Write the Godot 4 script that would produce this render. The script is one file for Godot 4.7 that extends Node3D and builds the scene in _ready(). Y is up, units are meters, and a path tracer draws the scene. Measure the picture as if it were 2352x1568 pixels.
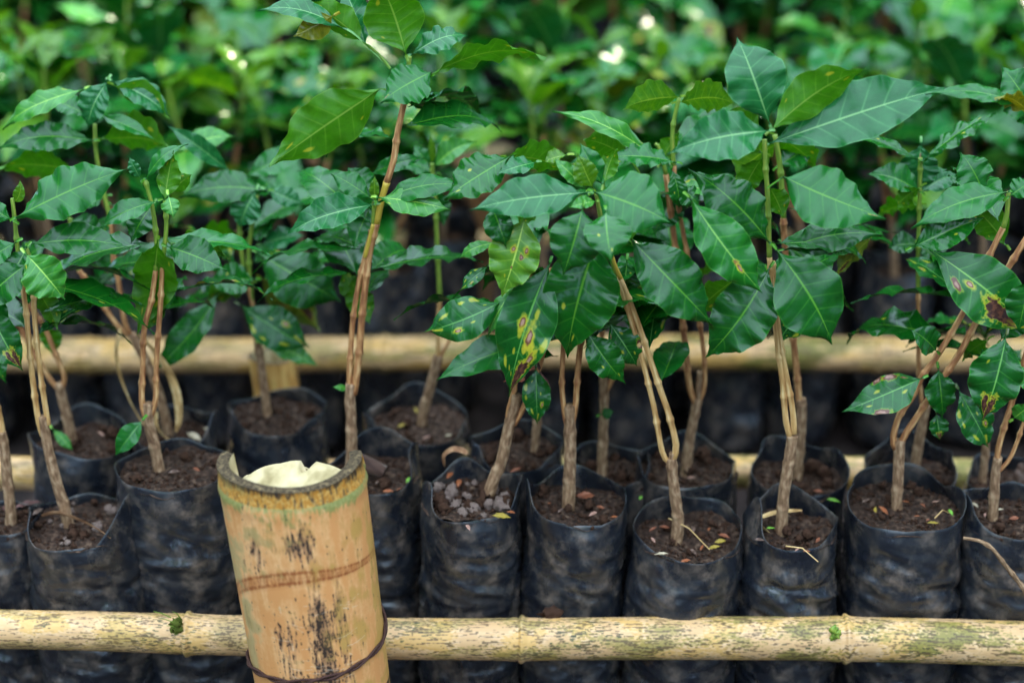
extends Node3D
# A coffee nursery: seedlings in black grow bags between low bamboo rails.

const F := 4100.0            # focal length in the 2352 x 1568 reading grid
const CX := 1176.0
const CY := 784.0
const PITCH := 23.0
const CAM := Vector3(0, 1.084, 0)
const SUN_AT := Vector3(0.40, 0.80, -0.45)
const RX := Vector3(1, 0, 0)
var FW: Vector3
var UPV: Vector3
var M := {}                  # materials
var counts := {}
var rng := RandomNumberGenerator.new()
var noise_a := FastNoiseLite.new()
var noise_b := FastNoiseLite.new()
var clods := []
var bl := []                 # shared leaf shapes of the rows further back
var petal_meshes := []

# ------------------------------------------------------------------ helpers
func ray(x: float, y: float) -> Vector3:
	return RX * ((x - CX) / F) - UPV * ((y - CY) / F) + FW

func at(x: float, y: float, z: float) -> Vector3:          # reading-grid point at ground distance z
	var d := ray(x, y)
	return CAM + d * (z / -d.z)

func on_level(x: float, y: float, h: float) -> Vector3:    # reading-grid point at height h
	var d := ray(x, y)
	return CAM + d * ((h - CAM.y) / d.y)

func per_px(p: Vector3) -> float:
	return (p - CAM).dot(FW) / F

func numbered(called: String) -> String:
	var n: int = counts.get(called, 0)
	counts[called] = n + 1
	return called if n == 0 else "%s_%03d" % [called, n]

func thing(called: String, label: String, category: String, where: Vector3, group := "") -> Node3D:
	var o := Node3D.new()
	o.name = numbered(called)
	add_child(o)
	o.position = where
	tag(o, label, category, group)
	return o

func tag(o: Node, label: String, category: String, group := "") -> void:
	o.set_meta("label", label)
	o.set_meta("category", category)
	if group != "":
		o.set_meta("group", group)

func part(parent: Node, called: String, mesh: Mesh, mat: Material, xf := Transform3D.IDENTITY) -> MeshInstance3D:
	var o := MeshInstance3D.new()
	o.mesh = mesh
	o.material_override = mat
	o.transform = xf
	var key := "n_" + called
	var n: int = parent.get_meta(key) if parent.has_meta(key) else 0
	parent.set_meta(key, n + 1)
	o.name = called if n == 0 else "%s_%03d" % [called, n]
	parent.add_child(o, true)
	return o

func clean_meta(o: Node) -> void:
	for k in o.get_meta_list():
		if String(k).begins_with("n_"):
			o.remove_meta(k)
	for c in o.get_children():
		clean_meta(c)

func grid(pts: PackedVector3Array, rows: int, cols: int, uvs: PackedVector2Array, wrap := false) -> ArrayMesh:
	var nrm := PackedVector3Array()
	nrm.resize(pts.size())
	for r in rows:
		var r0 := maxi(r - 1, 0) * cols
		var r1 := mini(r + 1, rows - 1) * cols
		for c in cols:
			var c0 := c - 1
			var c1 := c + 1
			if wrap:
				if c0 < 0:
					c0 = cols - 2
				if c1 > cols - 1:
					c1 = 1
			else:
				c0 = maxi(c0, 0)
				c1 = mini(c1, cols - 1)
			var n := (pts[r1 + c] - pts[r0 + c]).cross(pts[r * cols + c1] - pts[r * cols + c0])
			nrm[r * cols + c] = n.normalized() if n.length_squared() > 1e-22 else Vector3.UP
	var idx := PackedInt32Array()
	idx.resize((rows - 1) * (cols - 1) * 6)
	var k := 0
	for r in rows - 1:
		for c in cols - 1:
			var a := r * cols + c
			idx[k] = a; idx[k + 1] = a + 1; idx[k + 2] = a + cols
			idx[k + 3] = a + 1; idx[k + 4] = a + cols + 1; idx[k + 5] = a + cols
			k += 6
	var arr := []
	arr.resize(Mesh.ARRAY_MAX)
	arr[Mesh.ARRAY_VERTEX] = pts
	arr[Mesh.ARRAY_NORMAL] = nrm
	arr[Mesh.ARRAY_TEX_UV] = uvs
	arr[Mesh.ARRAY_INDEX] = idx
	var m := ArrayMesh.new()
	m.add_surface_from_arrays(Mesh.PRIMITIVE_TRIANGLES, arr)
	return m

func smooth_line(p: PackedVector3Array, step: int) -> PackedVector3Array:
	var out := PackedVector3Array()
	for i in p.size() - 1:
		var a := p[maxi(i - 1, 0)]
		var d := p[mini(i + 2, p.size() - 1)]
		for s in step:
			out.append(p[i].cubic_interpolate(p[i + 1], a, d, float(s) / step))
	out.append(p[p.size() - 1])
	return out

# a round bar along a line; rings lists distances (m) of swollen joints
func tube(line: PackedVector3Array, r0: float, r1: float, sides: int, joint_gap := 0.0, joint := 0.0, bump := 0.0, seed_i := 0, cap := true) -> ArrayMesh:
	var n := line.size()
	var dist := PackedFloat32Array()
	dist.resize(n)
	for i in range(1, n):
		dist[i] = dist[i - 1] + line[i].distance_to(line[i - 1])
	var total: float = dist[n - 1]
	var samples := []
	if joint_gap > 0.0:
		# add extra rings round every joint
		var s := 0.0
		var marks := [0.0, total]
		var k := 1
		while k * joint_gap < total - 0.002:
			var c := k * joint_gap + 0.003 * sin(k * 7.3 + seed_i)
			for e in [-0.0045, -0.0022, -0.0011, 0.0, 0.0011, 0.0025, 0.005]:
				marks.append(clampf(c + e, 0.0, total))
			k += 1
		s = 0.006
		while s < total:
			marks.append(s)
			s += 0.008
		marks.sort()
		samples = marks
	else:
		for i in n:
			samples.append(dist[i])
	var rows := samples.size() + (2 if cap else 0)
	var cols := sides + 1
	var pts := PackedVector3Array()
	var uvs := PackedVector2Array()
	var side := Vector3.RIGHT
	var seg := 0
	for q in rows:
		var si := q
		if cap:
			si = clampi(q - 1, 0, samples.size() - 1)
		var s2: float = samples[si]
		seg = 0
		while seg < n - 2 and dist[seg + 1] < s2:
			seg += 1
		var f := 0.0 if dist[seg + 1] == dist[seg] else (s2 - dist[seg]) / (dist[seg + 1] - dist[seg])
		var c := line[seg].lerp(line[seg + 1], clampf(f, 0, 1))
		var t := (line[seg + 1] - line[seg]).normalized()
		side = (side - t * side.dot(t)).normalized()
		var up := t.cross(side)
		var rr := lerpf(r0, r1, s2 / maxf(total, 1e-6))
		if joint_gap > 0.0:
			var k2 := roundf(s2 / joint_gap)
			if k2 >= 1.0:
				var cc := k2 * joint_gap + 0.003 * sin(k2 * 7.3 + seed_i)
				var d2 := (s2 - cc) / 0.0026
				rr += joint * exp(-d2 * d2)
		if cap and (q == 0 or q == rows - 1):
			rr = 1e-5
		for j in cols:
			var a := TAU * j / sides
			var w := rr
			if bump > 0.0 and rr > 1e-4:
				w *= 1.0 + bump * noise_a.get_noise_3d(cos(a) * 60.0 + seed_i * 31.0, sin(a) * 60.0, s2 * 2500.0)
			pts.append(c + side * (cos(a) * w) + up * (sin(a) * w))
			uvs.append(Vector2(float(j) / sides, s2 * 12.0))
	return grid(pts, rows, cols, uvs, true)

const PROF_U := [0.0, 0.05, 0.13, 0.28, 0.42, 0.55, 0.7, 0.82, 0.9, 0.955, 1.0]
const PROF_W := [0.02, 0.09, 0.38, 0.84, 1.0, 0.98, 0.77, 0.43, 0.17, 0.06, 0.008]

func prof(u: float) -> float:
	for i in range(1, PROF_U.size()):
		if u <= PROF_U[i]:
			var a: float = PROF_W[maxi(i - 2, 0)]
			var d: float = PROF_W[mini(i + 1, PROF_W.size() - 1)]
			return cubic_interpolate(PROF_W[i - 1], PROF_W[i], a, d, (u - PROF_U[i - 1]) / (PROF_U[i] - PROF_U[i - 1]))
	return 0.012

# one leaf blade from B to T, upper side towards up_n
func leaf_mesh(B: Vector3, T: Vector3, up_n: Vector3, width: float, o := {}) -> ArrayMesh:
	var nu: int = o.get("nu", 34)
	var nv: int = o.get("nv", 12)
	var L := B.distance_to(T)
	var ax := (T - B) / L
	var N := (up_n - ax * up_n.dot(ax)).normalized()
	var S := ax.cross(N)
	var arch: float = o.get("arch", 0.08)
	var skew: float = o.get("skew", 0.5)
	var fold: float = o.get("fold", 0.22)
	var wave: float = o.get("wave", 0.10)
	var wk: float = o.get("wk", 4.0)
	var ph: float = o.get("ph", 0.0)
	var quilt: float = o.get("quilt", 0.035)
	var curve: float = o.get("curve", 0.0)
	var twist: float = o.get("twist", 0.0)
	var curl: float = o.get("curl", 0.0)
	var hw := width * 0.5
	var asym: float = o.get("asym", 0.0)
	var full: float = o.get("full", 0.0)
	var pts := PackedVector3Array()
	var uvs := PackedVector2Array()
	var cols := nv + 1
	var attach: Vector3 = o.get("attach", B - ax * 0.007 - N * 0.002)
	var pd := (B - attach).length()
	if pd > 1e-4:
		for i in 4:
			var f := i / 4.0
			var c := attach.lerp(B, f) + N * (0.12 * pd * 4.0 * f * (1.0 - f))
			for j in cols:
				var v := (float(j) / nv) * 2.0 - 1.0
				pts.append(c + S * (v * 0.0014) - N * (absf(v) * -0.0008 + 0.0006))
				uvs.append(Vector2(0.0, 0.5 + v * 0.015))
	for i in nu + 1:
		var u := float(i) / nu
		var bow := 4.0 * u * (1.0 - u) * (1.0 + skew * (u - 0.5))
		var dbow := 4.0 * (1.0 - 2.0 * u) * (1.0 + skew * (u - 0.5)) + 4.0 * u * (1.0 - u) * skew
		var c := B + ax * (L * u) + N * (arch * L * bow) + S * (curve * L * 4.0 * u * (1.0 - u))
		var t := (ax + N * (arch * dbow) + S * (curve * 4.0 * (1.0 - 2.0 * u))).normalized()
		var s := (S - t * S.dot(t)).normalized()
		var n := s.cross(t)
		if twist != 0.0:
			s = s.rotated(t, twist * (u - 0.3))
			n = s.cross(t)
		var p0 := prof(clampf(u + full * sin(PI * u), 0.0, 1.0)) * hw
		for j in cols:
			var v := (float(j) / nv) * 2.0 - 1.0
			var av := absf(v)
			var sg := 1.0 if v > 0.0 else -1.0
			var p := p0 * (1.0 + sg * asym + 0.022 * sin(TAU * 4.3 * u + ph * 1.7 + sg))
			var h := av * p * sin(fold)
			h += wave * hw * av * av * sin(TAU * wk * u + ph + sg * 0.9) * minf(1.0, p / hw * 1.3)
			h += 0.35 * wave * hw * av * av * av * sin(TAU * wk * 2.3 * u + ph * 2.0 - sg * 1.7)
			h -= curl * hw * v * v
			var vn := 8.0 * (u - 0.13 * av * (1.1 - 0.3 * u)) 
			var q := absf(sin(PI * vn))
			h += quilt * hw * (sqrt(q) - 0.75) * av * 2.2 * (1.0 - av) * 1.6
			h -= quilt * hw * 0.5 * exp(-v * v * 160.0)
			pts.append(c + s * (v * p * cos(fold)) + n * h)
			uvs.append(Vector2(u, float(j) / nv))
	var rows := pts.size() / cols
	return grid(pts, rows, cols, uvs)

# ------------------------------------------------------------------ textures
func srgb_mix(a: Color, b: Color, t: float) -> Color:
	return a.lerp(b, clampf(t, 0.0, 1.0))

# spots: [u, v(-1..1), radius, kind] kind 0 yellow, 1 yellow with brown heart, 2 brown, 3 brown tip patch
func leaf_tex(base: Color, second: Color, vein: Color, spots: Array, seed_i: int, vein_k := 0.55) -> ImageTexture:
	var w := 224
	var h := 112
	var img := Image.create(w, h, false, Image.FORMAT_RGB8)
	var nz := FastNoiseLite.new()
	nz.seed = seed_i
	nz.frequency = 0.02
	nz.fractal_octaves = 4
	var yellow := Color(0.70, 0.64, 0.16)
	var brown := Color(0.38, 0.23, 0.17)
	var tan := Color(0.66, 0.50, 0.42)
	for x in w:
		var u := float(x) / (w - 1)
		for y in h:
			var v := float(y) / (h - 1) * 2.0 - 1.0
			var av := absf(v)
			var n := nz.get_noise_2d(x, y)
			var n2 := nz.get_noise_2d(x * 4.0 + 900.0, y * 4.0)
			var c := base.lerp(second, clampf(0.45 + 0.9 * n + 0.35 * n2, 0.0, 1.0))
			# secondary veins run out and forward
			var vn := 8.0 * (u - 0.13 * av * (1.1 - 0.3 * u))
			var d := absf(vn - roundf(vn))
			var vk := clampf(1.0 - d / 0.085, 0.0, 1.0) * vein_k * (1.0 - av * 0.7)
			c = c.lerp(vein, vk * 0.95)
			# fine net of veins
			c = c.lerp(vein, clampf(0.25 - absf(n2) * 2.2, 0.0, 0.25) * 0.35)
			var mid := 0.030 * (1.0 - 0.70 * u) + 0.006
			if av < mid * 1.6:
				c = c.lerp(vein, clampf((mid * 1.6 - av) / (mid * 0.9), 0.0, 1.0) * 0.95)
			if av > 0.965:
				c = c.lerp(vein, 0.35)
			for s in spots:
				var du: float = (u - s[0]) * 2.1
				var dv: float = v - s[1]
				var r: float = s[2] * (1.0 + 0.55 * n + 0.4 * n2)
				var q := sqrt(du * du + dv * dv) / maxf(r, 0.001)
				if q > 1.5:
					continue
				var kind: int = s[3]
				if kind == 0:
					c = c.lerp(yellow, clampf((1.3 - q) * 1.3, 0.0, 0.8))
				elif kind == 1:
					c = c.lerp(yellow, clampf((1.45 - q) * 1.4, 0.0, 0.85))
					c = c.lerp(brown, clampf((0.72 - q) * 6.0, 0.0, 0.95))
					c = c.lerp(tan, clampf((0.5 - q) * 5.0, 0.0, 0.95))
				elif kind == 2:
					c = c.lerp(yellow, clampf((1.35 - q) * 3.0, 0.0, 0.5))
					c = c.lerp(brown, clampf((1.0 - q) * 6.0, 0.0, 1.0))
					c = c.lerp(tan, clampf((0.55 - q) * 3.0 + n2, 0.0, 0.8))
				else:
					c = c.lerp(yellow, clampf((1.4 - q) * 3.0, 0.0, 0.8))
					c = c.lerp(brown.lerp(Color(0.22, 0.14, 0.12), clampf(0.5 + n2 * 2.0, 0, 1)), clampf((1.1 - q) * 6.0, 0.0, 1.0))
			img.set_pixel(x, y, c)
	return ImageTexture.create_from_image(img)

func noise_tex(seed_i: int, freq: float, size: Vector2i, ramp: Array, oct := 5, kind := FastNoiseLite.TYPE_SIMPLEX_SMOOTH, warp := 0.0) -> NoiseTexture2D:
	var n := FastNoiseLite.new()
	n.seed = seed_i
	n.frequency = freq
	n.noise_type = kind
	n.fractal_octaves = oct
	if warp > 0.0:
		n.domain_warp_enabled = true
		n.domain_warp_amplitude = warp
		n.domain_warp_frequency = freq * 1.5
	var t := NoiseTexture2D.new()
	t.width = size.x
	t.height = size.y
	t.seamless = true
	t.seamless_blend_skirt = 0.25
	t.noise = n
	if ramp.size() > 0:
		var g := Gradient.new()
		var offs := PackedFloat32Array()
		var cols := PackedColorArray()
		for e in ramp:
			offs.append(e[0])
			cols.append(e[1])
		g.offsets = offs
		g.colors = cols
		t.color_ramp = g
	return t

func mat(name_s: String, color: Color, rough: float, spec := 0.5) -> StandardMaterial3D:
	var m := StandardMaterial3D.new()
	m.resource_name = name_s
	m.albedo_color = color
	m.roughness = rough
	m.metallic_specular = spec
	m.cull_mode = BaseMaterial3D.CULL_DISABLED
	M[name_s] = m
	return m

func leaf_mat(name_s: String, base: Color, second: Color, vein: Color, spots: Array, seed_i: int, rough: float, through := Color(0.34, 0.42, 0.03)) -> void:
	var m := mat(name_s, Color.WHITE, rough - 0.11, 0.42)
	m.albedo_texture = leaf_tex(base, second, vein, spots, seed_i)
	m.backlight_enabled = true
	m.backlight = through

func make_materials() -> void:
	var v0 := Color(0.32, 0.52, 0.14)
	leaf_mat("dark", Color(0.063, 0.314, 0.074), Color(0.044, 0.261, 0.067), v0, [], 3, 0.34)
	leaf_mat("dark2", Color(0.066, 0.333, 0.070), Color(0.048, 0.281, 0.067), v0, [[0.55, 0.4, 0.05, 0], [0.8, -0.2, 0.06, 0]], 4, 0.30)
	leaf_mat("mid", Color(0.078, 0.366, 0.105), Color(0.063, 0.314, 0.095), v0, [], 5, 0.38)
	leaf_mat("mid2", Color(0.082, 0.371, 0.112), Color(0.066, 0.326, 0.102), v0, [[0.88, 0.2, 0.09, 2]], 6, 0.40)
	leaf_mat("light", Color(0.206, 0.464, 0.138), Color(0.155, 0.404, 0.120), Color(0.60, 0.74, 0.30), [[0.18, 0.78, 0.06, 0]], 7, 0.40)
	leaf_mat("young", Color(0.310, 0.473, 0.086), Color(0.232, 0.413, 0.086), Color(0.58, 0.68, 0.26), [], 8, 0.30, Color(0.75, 0.80, 0.12))
	leaf_mat("bronze", Color(0.48, 0.48, 0.10), Color(0.38, 0.42, 0.10), Color(0.66, 0.62, 0.22), [[0.4, 0.3, 0.05, 2]], 9, 0.26, Color(0.8, 0.72, 0.12))
	leaf_mat("under", Color(0.27, 0.50, 0.06), Color(0.22, 0.43, 0.055), Color(0.50, 0.62, 0.26), [[0.7, 0.5, 0.07, 0], [0.8, -0.3, 0.06, 0], [0.25, 0.7, 0.04, 0]], 10, 0.52, Color(0.70, 0.80, 0.10))
	leaf_mat("yellow", Color(0.344, 0.516, 0.112), Color(0.258, 0.447, 0.120), Color(0.70, 0.78, 0.34), [[0.36, -0.42, 0.11, 1], [0.38, 0.12, 0.10, 1], [0.45, -0.25, 0.08, 2], [0.2, 0.5, 0.08, 0], [0.6, 0.0, 0.04, 2], [0.72, 0.25, 0.05, 0]], 11, 0.42)
	leaf_mat("spot", Color(0.063, 0.318, 0.085), Color(0.048, 0.268, 0.077), Color(0.36, 0.58, 0.25), [[0.34, -0.25, 0.07, 0], [0.42, 0.15, 0.12, 1], [0.5, -0.25, 0.18, 1], [0.49, 0.12, 0.09, 0], [0.57, -0.45, 0.1, 0], [0.6, -0.2, 0.08, 0], [0.67, -0.6, 0.22, 1], [0.63, 0.2, 0.06, 0], [0.8, -0.55, 0.2, 0], [0.84, -0.5, 0.34, 3], [0.72, 0.6, 0.08, 0], [0.76, 0.35, 0.05, 0], [0.8, 0.2, 0.06, 0], [0.53, -0.85, 0.12, 0]], 12, 0.34)
	leaf_mat("fleck", Color(0.069, 0.326, 0.091), Color(0.054, 0.277, 0.085), Color(0.36, 0.56, 0.26), [[0.7, 0.55, 0.11, 0], [0.82, -0.2, 0.12, 0], [0.3, 0.8, 0.12, 0], [0.45, 0.75, 0.1, 0], [0.6, -0.45, 0.13, 1], [0.4, -0.3, 0.07, 0], [0.97, 0.0, 0.2, 3], [0.2, 0.4, 0.04, 0]], 13, 0.36)
	leaf_mat("browntip", Color(0.063, 0.314, 0.081), Color(0.048, 0.268, 0.070), Color(0.40, 0.60, 0.26), [[0.9, -0.1, 0.36, 3], [0.8, 0.3, 0.2, 3], [0.3, 0.5, 0.05, 0]], 14, 0.36)
	leaf_mat("brownedge", Color(0.069, 0.333, 0.085), Color(0.054, 0.281, 0.077), Color(0.40, 0.60, 0.26), [[0.35, 0.85, 0.2, 2], [0.5, 0.92, 0.16, 2], [0.6, -0.9, 0.2, 2], [0.2, 0.7, 0.08, 2], [0.25, -0.3, 0.08, 0], [0.55, 0.35, 0.09, 0], [0.7, -0.35, 0.06, 0]], 15, 0.34)
	leaf_mat("heart", Color(0.076, 0.350, 0.085), Color(0.100, 0.399, 0.091), Color(0.48, 0.66, 0.26), [[0.66, 0.05, 0.1, 2], [0.70, 0.05, 0.12, 1]], 16, 0.38)
	leaf_mat("patch", Color(0.072, 0.342, 0.085), Color(0.057, 0.293, 0.077), Color(0.46, 0.64, 0.26), [[0.3, 0.55, 0.12, 2], [0.38, 0.2, 0.11, 1], [0.78, 0.3, 0.42, 3], [0.9, 0.5, 0.2, 0]], 17, 0.38)
	leaf_mat("dying", Color(0.40, 0.44, 0.10), Color(0.30, 0.38, 0.10), Color(0.55, 0.56, 0.2), [[0.7, 0.2, 0.3, 3], [0.45, -0.4, 0.14, 2], [0.3, 0.4, 0.1, 0]], 18, 0.5)
	leaf_mat("lime", Color(0.344, 0.516, 0.103), Color(0.232, 0.447, 0.112), Color(0.62, 0.72, 0.3), [], 19, 0.42, Color(0.8, 0.85, 0.12))
	leaf_mat("pale", Color(0.098, 0.366, 0.165), Color(0.076, 0.321, 0.141), Color(0.45, 0.62, 0.36), [], 20, 0.36)

	var bag := mat("bag", Color.WHITE, 1.0, 0.5)
	bag.albedo_texture = noise_tex(21, 0.007, Vector2i(640, 768), [[0.0, Color(0.075, 0.085, 0.11)], [0.34, Color(0.10, 0.11, 0.135)], [0.48, Color(0.15, 0.15, 0.16)], [0.60, Color(0.225, 0.205, 0.195)], [0.75, Color(0.32, 0.28, 0.255)], [1.0, Color(0.46, 0.39, 0.34)]], 8, FastNoiseLite.TYPE_SIMPLEX_SMOOTH, 18.0)
	((bag.albedo_texture as NoiseTexture2D).noise as FastNoiseLite).fractal_gain = 0.68
	bag.roughness_texture = noise_tex(22, 0.008, Vector2i(512, 512), [[0.0, Color(0.18, 0.18, 0.18)], [0.5, Color(0.29, 0.29, 0.29)], [1.0, Color(0.50, 0.50, 0.50)]], 4)
	bag.clearcoat_enabled = true
	bag.clearcoat = 0.35
	bag.clearcoat_roughness = 0.2
	bag.heightmap_enabled = true
	var ht := noise_tex(23, 0.008, Vector2i(256, 768), [], 4, FastNoiseLite.TYPE_SIMPLEX_SMOOTH, 26.0)
	(ht.noise as FastNoiseLite).fractal_type = FastNoiseLite.FRACTAL_RIDGED
	bag.heightmap_texture = ht
	bag.heightmap_scale = 0.05
	var soil := mat("soil", Color.WHITE, 0.95, 0.3)
	soil.albedo_texture = noise_tex(24, 0.03, Vector2i(512, 512), [[0.0, Color(0.07, 0.045, 0.035)], [0.45, Color(0.185, 0.13, 0.10)], [0.65, Color(0.28, 0.205, 0.16)], [1.0, Color(0.50, 0.41, 0.33)]], 6)
	soil.uv1_triplanar = true
	soil.uv1_scale = Vector3(9, 9, 9)
	var clod := mat("clod", Color.WHITE, 0.95, 0.3)
	clod.albedo_texture = noise_tex(26, 0.02, Vector2i(256, 256), [[0.0, Color(0.22, 0.16, 0.14)], [0.5, Color(0.38, 0.30, 0.26)], [0.7, Color(0.56, 0.48, 0.44)], [1.0, Color(0.78, 0.73, 0.69)]], 5)
	clod.uv1_triplanar = true
	clod.uv1_scale = Vector3(14, 14, 14)
	var clod2: StandardMaterial3D = clod.duplicate()
	clod2.albedo_color = Color(0.56, 0.46, 0.38)
	M["clod_dark"] = clod2
	var ground := mat("ground", Color.WHITE, 0.95, 0.3)
	ground.albedo_texture = noise_tex(27, 0.012, Vector2i(512, 512), [[0.0, Color(0.09, 0.07, 0.065)], [0.5, Color(0.18, 0.14, 0.125)], [1.0, Color(0.34, 0.28, 0.25)]], 6)
	ground.uv1_triplanar = true
	ground.uv1_scale = Vector3(2, 2, 2)
	var bark := mat("bark", Color.WHITE, 0.85, 0.35)
	bark.albedo_texture = noise_tex(28, 0.02, Vector2i(256, 256), [[0.0, Color(0.38, 0.27, 0.19)], [0.4, Color(0.52, 0.39, 0.28)], [0.65, Color(0.61, 0.48, 0.36)], [1.0, Color(0.72, 0.60, 0.47)]], 5)
	bark.uv1_scale = Vector3(1.2, 1.1, 1)
	bark.heightmap_enabled = true
	bark.heightmap_texture = noise_tex(29, 0.03, Vector2i(256, 256), [], 4)
	bark.heightmap_scale = 0.1
	var tan_m := mat("tan", Color.WHITE, 0.62, 0.45)
	tan_m.albedo_texture = noise_tex(30, 0.012, Vector2i(256, 256), [[0.0, Color(0.40, 0.23, 0.13)], [0.40, Color(0.60, 0.39, 0.23)], [0.65, Color(0.74, 0.54, 0.34)], [1.0, Color(0.86, 0.71, 0.50)]], 4)
	tan_m.uv1_scale = Vector3(1, 0.8, 1)
	var straw := mat("straw", Color.WHITE, 0.62, 0.45)
	straw.albedo_texture = noise_tex(31, 0.012, Vector2i(256, 256), [[0.0, Color(0.58, 0.40, 0.22)], [0.45, Color(0.76, 0.58, 0.35)], [1.0, Color(0.90, 0.78, 0.57)]], 4)
	straw.uv1_scale = Vector3(1, 0.8, 1)
	var green := mat("green", Color.WHITE, 0.5, 0.5)
	green.albedo_texture = noise_tex(32, 0.012, Vector2i(256, 256), [[0.0, Color(0.34, 0.46, 0.14)], [0.6, Color(0.46, 0.56, 0.18)], [1.0, Color(0.62, 0.62, 0.25)]], 4)
	mat("gold", Color(0.72, 0.60, 0.20), 0.55)
	mat("knot", Color(0.22, 0.15, 0.12), 0.8, 0.3)
	for e in [["orange", Color(0.54, 0.28, 0.13)], ["rust", Color(0.48, 0.25, 0.14)], ["yellowleaf", Color(0.58, 0.48, 0.15)], ["greenleaf", Color(0.42, 0.62, 0.18)], ["pinkleaf", Color(0.62, 0.45, 0.38)], ["brownleaf", Color(0.36, 0.26, 0.21)], ["redleaf", Color(0.30, 0.14, 0.11)], ["paleleaf", Color(0.70, 0.62, 0.50)]]:
		var m := mat(e[0], Color.WHITE, 0.6, 0.4)
		var c: Color = e[1]
		m.albedo_texture = noise_tex(e[0].hash() % 1000, 0.02, Vector2i(64, 64), [[0.0, c.darkened(0.35)], [0.5, c], [1.0, c.lightened(0.2)]], 3)
		m.backlight_enabled = true
		m.backlight = Color(0.3, 0.25, 0.15)
	var dry := mat("dry", Color.WHITE, 0.7, 0.35)
	dry.albedo_texture = noise_tex(33, 0.01, Vector2i(256, 64), [[0.0, Color(0.54, 0.40, 0.23)], [0.5, Color(0.78, 0.62, 0.40)], [1.0, Color(0.88, 0.76, 0.56)]], 4)
	var drybrown := mat("drybrown", Color.WHITE, 0.7, 0.35)
	drybrown.albedo_texture = noise_tex(34, 0.01, Vector2i(256, 64), [[0.0, Color(0.42, 0.27, 0.18)], [0.5, Color(0.60, 0.43, 0.30)], [1.0, Color(0.70, 0.54, 0.40)]], 4)
	var wood := mat("wood", Color.WHITE, 0.85, 0.3)
	wood.albedo_texture = noise_tex(35, 0.015, Vector2i(256, 128), [[0.0, Color(0.20, 0.14, 0.12)], [0.6, Color(0.34, 0.25, 0.21)], [1.0, Color(0.58, 0.52, 0.48)]], 4)
	var wire := mat("wire", Color(0.26, 0.16, 0.13), 0.75, 0.4)
	wire.metallic = 0.3
	var moss := mat("moss", Color.WHITE, 0.95, 0.2)
	moss.albedo_texture = noise_tex(36, 0.05, Vector2i(128, 128), [[0.0, Color(0.18, 0.19, 0.09)], [0.6, Color(0.33, 0.36, 0.14)], [1.0, Color(0.48, 0.50, 0.22)]], 4)
	moss.uv1_triplanar = true
	moss.uv1_scale = Vector3(20, 20, 20)
	var tree := mat("tree_leaf", Color(0.20, 0.42, 0.14), 0.5, 0.4)
	tree.backlight_enabled = true
	tree.backlight = Color(0.4, 0.6, 0.1)

# straw-coloured cane, mottled green and yellow, with small dark dashes along it
func rail_tex(seed_i: int, green_k: float, dash_k: float, length_px: int) -> ImageTexture:
	var w := length_px
	var h := 128
	var img := Image.create(w, h, false, Image.FORMAT_RGB8)
	var nz := FastNoiseLite.new()
	nz.seed = seed_i
	nz.frequency = 0.012
	nz.fractal_octaves = 4
	var nf := FastNoiseLite.new()
	nf.seed = seed_i + 5
	nf.frequency = 0.09
	nf.fractal_octaves = 3
	var straw := Color(0.78, 0.61, 0.42)
	var pale := Color(0.88, 0.73, 0.57)
	var grn := Color(0.46, 0.43, 0.18)
	var yel := Color(0.74, 0.54, 0.22)
	var mould := Color(0.27, 0.20, 0.14)
	for x in w:
		for y in h:
			var a := nz.get_noise_2d(x * 1.3, y * 3.0)
			var b := nz.get_noise_2d(x * 1.6 + 4000.0, y * 2.2 + 77.0)
			var f := nf.get_noise_2d(x * 0.5, y * 3.6)
			var f2 := nf.get_noise_2d(x * 2.4 + 700.0, y * 4.5)
			var c := straw.lerp(pale, clampf(0.45 + 1.5 * b + 0.9 * f, 0, 1))
			c = c.lerp(yel, clampf((b + 0.02 + f2 * 0.35) * 2.2, 0, 0.55) * green_k)
			var run := 0.45 + 0.85 * clampf((float(x) / w - 0.30) * 2.2, 0.0, 1.0)
			c = c.lerp(grn, run * clampf((a - 0.02) * 2.0 + f2 * 0.9 + f * 0.4 + 0.16, 0, 0.62) * green_k)
			c = c.lerp(mould, clampf((f * 1.5 + f2 * 1.1 + a * 0.6 - 0.30) * 2.0, 0, 0.6))
			c = c.lerp(Color(0.42, 0.31, 0.20), clampf((f - 0.22) * 2.6, 0, 0.32))
			img.set_pixel(x, y, c)
	var r := RandomNumberGenerator.new()
	r.seed = seed_i
	for i in int(5200 * dash_k * w / 1024.0):
		var x := r.randi_range(0, w - 8)
		var y := r.randi_range(0, h - 2)
		var k := nz.get_noise_2d(x * 0.9 + 900.0, y * 1.2)
		if k < 0.10 + r.randf() * 0.25:
			continue
		var g := r.randf()
		var dk := Rect2i(x, y, r.randi_range(2, 4), 1)
		img.fill_rect(dk, img.get_pixel(x, y).lerp(Color(0.28, 0.29, 0.17).lerp(Color(0.20, 0.19, 0.12), g), 0.75))
	return ImageTexture.create_from_image(img)

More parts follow.
